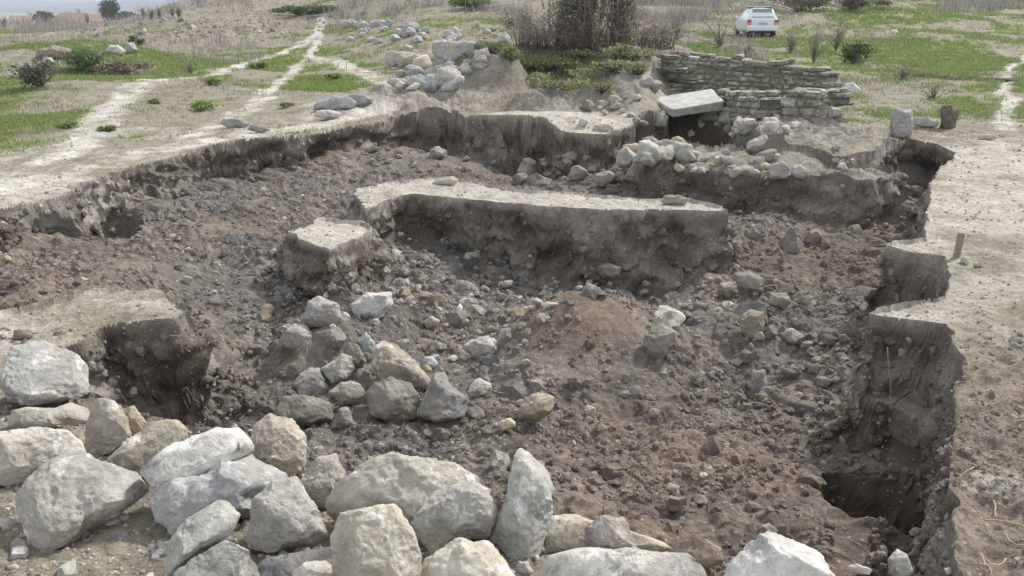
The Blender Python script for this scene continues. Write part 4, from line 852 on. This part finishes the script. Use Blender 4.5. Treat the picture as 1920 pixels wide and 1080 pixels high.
for k in range(260):
    cx = (-.8, -.3, .1, .85)[r.randint(4)]+r.normal()*.35; z0 = r.uniform(-.1, 3.2); h_ = r.uniform(.6, 1.8); p0 = np.array([cx, r.normal()*.45, z0]); tw.append(([tuple(p0), tuple(p0+[r.normal()*.2, r.normal()*.15, h_*.5]), tuple(p0+[r.normal()*.45, r.normal()*.3, h_])], [.016, .011, .004]))
tubes(tw, 'suckers', M_twig, rt, seg=4)

# ------------------------------------------------------------------ dry stone walls
def masonry(pxs, label, hts, thick, seed, name='stone_wall', cw=(.14, .42), ch=(.09, .16), foot=-.25):
    """pxs: photo points along the foot of the wall; hts: height (m) over each"""
    P = np.array([hit(a, b) for a, b in pxs]); r = np.random.RandomState(seed)
    seglen = np.hypot(np.diff(P[:, 0]), np.diff(P[:, 1])); cum = np.concatenate([[0], np.cumsum(seglen)]); T = cum[-1]
    loc = tuple(P.mean(0)); Vs = []; Fs = []; Cs = []; n0 = 0; z = foot; Vb, Fb = ICO[2]
    cube = np.sign(Vb)*np.abs(Vb)**.5; cube /= np.abs(cube).max()
    while z < max(hts):
        h_ = r.uniform(*ch); s_ = -r.uniform(0, .2)
        while s_ < T:
            w_ = r.uniform(*cw); sc = s_+w_/2
            if sc > T: break
            top = np.interp(sc, cum, hts)+.05*r.normal()
            if z+h_*.6 < top:
                for side in ((-1, 1) if thick > .35 else (-1,)):
                    px_ = np.interp(sc, cum, P[:, 0]); py_ = np.interp(sc, cum, P[:, 1]); pz_ = np.interp(sc, cum, P[:, 2])
                    k = min(np.searchsorted(cum, sc, 'right')-1, len(P)-2); tx, ty = (P[k+1, 0]-P[k, 0])/seglen[k], (P[k+1, 1]-P[k, 1])/seglen[k]; nx, ny = -ty, tx
                    if ny < 0: nx, ny = -nx, -ny
                    dp = thick*.5*(.5 if len((-1, 1)) == 2 else 1); off = thick/2+side*thick*.25+r.normal()*.018
                    q_ = cube*(1+.12*r.normal(size=(len(cube), 1)))*np.array([w_/2*.97, thick*.27 if thick > .35 else thick*.5, h_/2*r.uniform(.72, 1.06)]); tl = r.normal()*.07
                    qx = q_[:, 0]; qy = q_[:, 1]; qz = q_[:, 2]+qx*tl
                    Vs.append(np.stack([px_+tx*qx+nx*(qy+off), py_+ty*qx+ny*(qy+off), pz_+z+h_/2+qz], 1)); Fs.append(Fb+n0); n0 += len(cube)
                    c = np.array([(.44, .42, .36), (.52, .50, .45), (.38, .36, .30), (.36, .37, .28)][r.randint(4)])*r.uniform(.7, 1.25); Cs.append(np.tile(c, (len(cube), 1)))
            s_ += w_
        z += h_
    # earth and mortar core behind the faces
    core = []; cf_ = []; m = 0
    for k in range(40):
        sc = T*k/39; px_, py_, pz_ = [np.interp(sc, cum, P[:, i]) for i in range(3)]; kk = min(np.searchsorted(cum, sc, 'right')-1, len(P)-2)
        tx, ty = (P[kk+1, 0]-P[kk, 0])/seglen[kk], (P[kk+1, 1]-P[kk, 1])/seglen[kk]; nx, ny = -ty, tx
        if ny < 0: nx, ny = -nx, -ny
        tp = np.interp(sc, cum, hts)-.05
        for o_, zq in ((.035, foot), (.035, tp), (thick-.035, tp), (thick-.035, foot)): core.append((px_+nx*o_, py_+ny*o_, pz_+zq))
    for k in range(39):
        for i in range(4): a = k*4+i; b_ = k*4+(i+1) % 4; cf_ += [(a, b_, b_+4), (a, b_+4, a+4)]
    cf_ += [(0, 1, 2), (0, 2, 3), (158, 157, 156), (159, 158, 156)]
    Vs.append(np.array(core)); Fs.append(np.array(cf_)+n0); Cs.append(np.tile([.27, .25, .20], (len(core), 1)))
    o = mesh_np(name, np.concatenate(Vs), np.concatenate(Fs), M_mason, None, loc, np.concatenate(Cs), True); tag(o, label, 'stone wall', 'ruined stone walls behind the dig'); return o
masonry([(1262,176),(1340,180),(1440,186),(1520,194),(1562,200)], 'tall mossy stone wall, highest and rearmost of the ruins', [.98, 1.05, .95, .86, .1], .7, 1)
masonry([(1345,205),(1400,208),(1470,216)], 'low broken wall with flat cap stones in front of the tall mossy wall', [.42, .46, .34], .5, 3)
masonry([(1468,226),(1520,229),(1590,232)], 'lower pale rubble wall sloping down to the grass at the right of the ruins', [.5, .56, .1], .6, 4, cw=(.16, .38), ch=(.10, .18))

# ------------------------------------------------------------------ wooden peg
b = hit(1793, 483); dep = (b-EYE)@FW; hh = 48*dep/FPX; w = 4.6*dep/FPX
rr = np.random.RandomState(3); pv = []
for k, zq in enumerate((-.08, 0, hh*.5, hh*.93, hh)):
    for a, c in ((-1, -1), (1, -1), (1, 1), (-1, 1)): q_ = w*(1 if k < 4 else .75); pv.append((a*q_+.012*zq/hh+rr.normal()*.001, c*q_+rr.normal()*.001, zq))
pf = [(k*4+i, k*4+(i+1) % 4, k*4+4+(i+1) % 4, k*4+4+i) for k in range(4) for i in range(4)]+[(3, 2, 1, 0), (16, 17, 18, 19)]
o = mesh_np('wooden_peg', np.array(pv), np.array(pf), M_wood, None, (0, 0, 0), None, False); o.location = tuple(b); tag(o, 'upright grey wooden peg driven into the ground at the right edge of the pit', 'peg')
b = hit(650, 132); o = mesh_np('marker_post', np.array(pv)*[.9, .9, 1.2], np.array(pf), plain('pale_wood', (.6, .58, .52), .8), None, (0, 0, 0), None, False); o.location = tuple(b); tag(o, 'short white marker post on the grass above the left rear wall', 'post')
# ------------------------------------------------------------------ roots hanging from the right hand cut
for i, (a, b_, l) in enumerate([(1855,930,.30),(1840,975,.35),(1870,1000,.28),(1890,900,.22),(1820,880,.2),(1905,985,.25),(1835,1030,.25),(1880,1050,.2),(1660,640,.2),(1845,850,.22),(1900,790,.18),(1580,600,.25),(1300,520,.1)]):
    r = np.random.RandomState(300+i); b = hit(a, b_); an = r.uniform(-.6, .9); pts = []; p = np.array(b)+[0, 0, .012]
    for k in range(8):
        p = p+np.array([math.sin(an)*l/8, -math.cos(an)*l/8, 0]); an += r.normal()*.35; pts.append((p[0], p[1], float(height(p[0], p[1]))+.012+.02*r.rand()))
    o = tubes([([np.array(q_)-b for q_ in pts], list(np.linspace(.005, .0015, 8)))], 'root', M_root, None, seg=5); o.location = tuple(b); tag(o, 'thin pale root trailing over the earth at the right side of the pit', 'root', 'roots at the right side of the pit')

# ------------------------------------------------------------------ parked car seen from behind
M_paint = plain('white_car_paint', (.72, .76, .82), .3, 0, .04, 3, .4); M_glass = plain('dark_glass', (.32, .37, .36), .12, 0, .1, 3); M_rub = plain('black_rubber', (.02, .02, .022), .8); M_red = plain('red_lens', (.42, .05, .04), .25, 0, .1)
M_plate = plain('white_plate', (.6, .66, .78), .5); M_ink = plain('plate_ink', (.08, .09, .14), .6); M_alloy = plain('alloy', (.5, .5, .52), .35, .8)
def boxv(x0, x1, y0, y1, z0, z1, bev=.02):
    V = []
    for sx, sy, sz in [(a, b, c) for a in (0, 1) for b in (0, 1) for c in (0, 1)]:
        X_, Y_, Z_ = (x0, x1)[sx], (y0, y1)[sy], (z0, z1)[sz]; ex, ey, ez = (1, -1)[sx]*bev, (1, -1)[sy]*bev, (1, -1)[sz]*bev
        V += [(X_, Y_+ey, Z_+ez), (X_+ex, Y_, Z_+ez), (X_+ex, Y_+ey, Z_)]
    import bmesh
    bm = bmesh.new(); [bm.verts.new(v) for v in V]; r_ = bmesh.ops.convex_hull(bm, input=bm.verts); bm.faces.ensure_lookup_table(); bm.verts.index_update()
    bmesh.ops.triangulate(bm, faces=bm.faces); out = (np.array([v.co[:] for v in bm.verts]), np.array([[v.index for v in f.verts] for f in bm.faces])); bm.free(); return out
def boxo(name, mat, parent, *a, **k):
    v, f = boxv(*a, **k); return mesh_np(name, v, f, mat, parent, smooth=False)
def loft(name, secs, mat, parent, smooth=True):
    n = len(secs[0]); V = np.array([p for s_ in secs for p in s_]); Fm = [(k*n+i, k*n+(i+1) % n, (k+1)*n+(i+1) % n, (k+1)*n+i) for k in range(len(secs)-1) for i in range(n)]
    o = mesh_np(name, V, np.array(Fm), mat, parent, smooth=smooth); me = o.data
    import bmesh
    bm = bmesh.new(); bm.from_mesh(me); bm.verts.ensure_lookup_table()
    bm.faces.new([bm.verts[i] for i in range(n)][::-1]); bm.faces.new([bm.verts[len(V)-n+i] for i in range(n)]); bmesh.ops.recalc_face_normals(bm, faces=bm.faces); bm.to_mesh(me); bm.free()
    md = o.modifiers.new('bevel', 'BEVEL'); md.width = .03; md.segments = 2; md.limit_method = 'ANGLE'; return o
b = hit(1428, 70); carz = R_(-3)
car = empty('parked_car', tuple(b), carz); car.scale = (.88, .88, .88); tag(car, 'white hatchback with roof rack parked on the track seen from behind', 'car')
def sec(y_, w0, w1, w2, zb, zs, zt):   # lower width, shoulder, roof
    return [(-w0, y_, zb), (-w1, y_, zb+.2), (-w1, y_, zs), (-w2, y_, zt-.05), (-w2+.12, y_, zt), (w2-.12, y_, zt), (w2, y_, zt-.05), (w1, y_, zs), (w1, y_, zb+.2), (w0, y_, zb)]
loft('body', [sec(0, .78, .82, .74, .32, .8, .92), sec(.06, .80, .86, .76, .28, .9, 1.0), sec(.16, .8, .86, .68, .26, .92, 1.25), sec(.38, .8, .87, .60, .25, .94, 1.50), sec(1.3, .8, .88, .62, .25, .94, 1.54), sec(2.1, .8, .88, .60, .25, .94, 1.47), sec(2.9, .8, .87, .74, .25, .93, 1.02), sec(3.9, .78, .82, .70, .28, .72, .80), sec(4.05, .74, .78, .66, .32, .62, .68)], M_paint, car)
def quad(name, pts, mat, parent, th=.012):
    p = np.array(pts, float); nrm = np.cross(p[1]-p[0], p[2]-p[0]); nrm /= np.linalg.norm(nrm); V = np.concatenate([p, p+nrm*th]); return mesh_np(name, V, np.array([(3, 2, 1, 0), (4, 5, 6, 7), (0, 1, 5, 4), (1, 2, 6, 5), (2, 3, 7, 6), (3, 0, 4, 7)]), mat, parent, smooth=False)
quad('rear_window', [(-.60, .095, 1.03), (.60, .095, 1.03), (.53, .31, 1.43), (-.53, .31, 1.43)], M_glass, car, .03)
for sx in (-1, 1):
    w_ = [(sx*.80, .55, 1.0), (sx*.80, 2.55, 1.0), (sx*.665, 2.1, 1.40), (sx*.655, .7, 1.43)]; quad('side_window', w_ if sx < 0 else w_[::-1], M_glass, car, .02)
    t_ = boxo('tail_light', M_red, car, sx*.74-.11, sx*.74+.11, -.035, .05, .68, .94); boxo('reversing_lens', M_plate, t_, sx*.74-.08, sx*.74+.08, -.042, -.03, .73, .77, bev=.003)
    m_ = boxo('wing_mirror', M_paint, car, sx*1.0-.09, sx*1.0+.09, 2.2, 2.32, .95, 1.1, bev=.03)
    for yy in (.72, 3.25):
        wl = empty('wheel', (sx*.76, yy, .31)); wl.parent = car
        an = [2*math.pi*k/24 for k in range(24)]; prof_ = [(-.09, .20), (-.10, .29), (-.06, .315), (.06, .315), (.10, .29), (.09, .20)]
        tv = np.array([(x_, rr_*math.cos(a), rr_*math.sin(a)) for a in an for x_, rr_ in prof_]); tf = np.array([(k*6+i, ((k+1) % 24)*6+i, ((k+1) % 24)*6+(i+1) % 6, k*6+(i+1) % 6) for k in range(24) for i in range(6)])
        mesh_np('tyre', tv, tf, M_rub, wl)
        rv = [(sx*.075, 0, 0)]+[(sx*.085, .2*math.cos(a), .2*math.sin(a)) for a in an]; rf = np.array([(0, 1+k, 1+(k+1) % 24) for k in range(24)]); mesh_np('rim', np.array(rv), rf, M_alloy, wl, smooth=False)
boxo('bumper', M_paint, car, -.84, .84, -.09, .10, .34, .60, bev=.04)
boxo('under_panel', M_rub, car, -.72, .72, -.02, .2, .20, .335)
pl_ = boxo('licence_plate', M_plate, car, -.26, .26, -.045, -.02, .68, .80, bev=.004)
for k in range(7): boxo('plate_mark', M_ink, pl_, -.20+k*.062, -.17+k*.062, -.049, -.044, .71, .77, bev=.001)
for yy in (.75, 1.75): boxo('roof_bar', M_alloy, car, -.60, .60, yy-.03, yy+.03, 1.60, 1.65, bev=.01)
for sx in (-1, 1): boxo('roof_rail', M_rub, car, sx*.52-.02, sx*.52+.02, .5, 2.0, 1.53, 1.60, bev=.008)
boxo('spoiler', M_paint, car, -.56, .56, .22, .45, 1.485, 1.52, bev=.01)

# ------------------------------------------------------------------ far houses and hills
M_wallw = plain('plaster', (.62, .6, .56), .9, 0, .1, 1); M_roof = plain('red_roof', (.27, .18, .15), .9, 0, .2, 2); M_pane = plain('window_glass', (.06, .07, .08), .3)
def house(px, dist, w, dpt, h, rh, label, zg, rz=0):
    dr = ray(px, 10); x_ = dr[0]/dr[1]*dist; hs = empty('house', (x_, dist, zg), rz); tag(hs, label, 'house', 'far houses at the foot of the hills')
    boxo('wall', M_wallw, hs, -w/2, w/2, 0, dpt, -2, h, bev=.02)
    V = np.array([(-w/2-.4, -.4, h), (w/2+.4, -.4, h), (w/2+.4, dpt+.4, h), (-w/2-.4, dpt+.4, h), (-w/2+.8, dpt/2, h+rh), (w/2-.8, dpt/2, h+rh)])
    mesh_np('roof', V, np.array([(0, 1, 5), (0, 5, 4), (1, 2, 5), (2, 3, 4), (2, 4, 5), (3, 0, 4), (0, 2, 1), (0, 3, 2)]), M_roof, hs, smooth=False)
    for k in range(int(w//3)): boxo('window', M_pane, hs, -w/2+1+k*3, -w/2+2.2+k*3, -.05, .03, 1., 2.3, bev=.01)
zf = float(natural(np.array([-160.]), np.array([300.]))[0])
for i, (a, dd, w, h, rh, lb) in enumerate([(120,300,11,3.2,2.6,'white far house with the brightest red roof'),(150,330,12,2.8,2.2,'long low far house right of the brightest red roof'),(178,350,9,3.5,2.2,'narrow far house near the dark tree'),(30,380,10,3,2,'far house nearest the left frame edge'),(270,420,14,3,2,'far house right of the dark tree'),(420,480,14,4,2.2,'small far house beyond the spoil heap')]):
    house(a, dd, w, 8, h, rh, lb, zf-(dd-300)*.012-.6, .1*i-.2)
for i, (px_, dd, hh_, rr_, lb) in enumerate([(205,290,9,3.2,'dark round far tree standing between the red roofed houses'),(235,320,5,5,'low dark far tree right of the round one'),(80,310,5,4,'low far tree left of the brightest red roof'),(350,340,5,6,'wide low far tree towards the spoil heap')]):
    dr = ray(px_, 10); x_ = dr[0]/dr[1]*dd; rt = empty('tree', (x_, dd, zf+.5)); tag(rt, lb, 'tree', 'far trees among the houses')
    tubes([([(0, 0, -1), (0, 0, hh_*.5)], [.4, .2])], 'trunk', M_bark, rt); leaves('crown', (0, 0, hh_*.6), 1500, rr_, rr_, hh_*.42, .45, [(.05, .065, .045), (.07, .08, .05)], 400+i, rt, shell=.3)
r = np.random.RandomState(8); hx = np.linspace(-2600, 900, 120); V = []; 
for j, (yy, k) in enumerate([(1500, 0), (1800, .35), (2200, .8), (2700, 1.)]):
    for x_ in hx: V.append((x_, yy+60*math.sin(x_*.004), -20+k*(55+14*math.sin(x_*.0021+1)+7*math.sin(x_*.0067)+3*math.sin(x_*.019))))
n = len(hx); Fm = np.array([(j*n+i, j*n+i+1, (j+1)*n+i+1, (j+1)*n+i) for j in range(3) for i in range(n-1)])
M_hill = plain('hill_woods', (.055, .075, .11), 1, 0, .35, .01); o = mesh_np('hills', np.array(V), Fm, M_hill); tag(o, kind='structure')
# ------------------------------------------------------------------ haze
HZ = bpy.data.materials.new('haze'); HZ.use_nodes = True; n = HZ.node_tree; n.nodes.clear(); oo = n.nodes.new('ShaderNodeOutputMaterial'); vv = n.nodes.new('ShaderNodeVolumePrincipled')
vv.inputs['Color'].default_value = (.80, .88, 1, 1); vv.inputs['Density'].default_value = .0003; vv.inputs['Anisotropy'].default_value = .2; n.links.new(vv.outputs[0], oo.inputs['Volume'])
v, f = boxv(-4000, 4000, -200, 3000, -60, 62, bev=.5)
o = mesh_np('haze', v, f, HZ, smooth=False); tag(o, kind='stuff')
print('stones', nrock[0], 'verts', len(Vall))
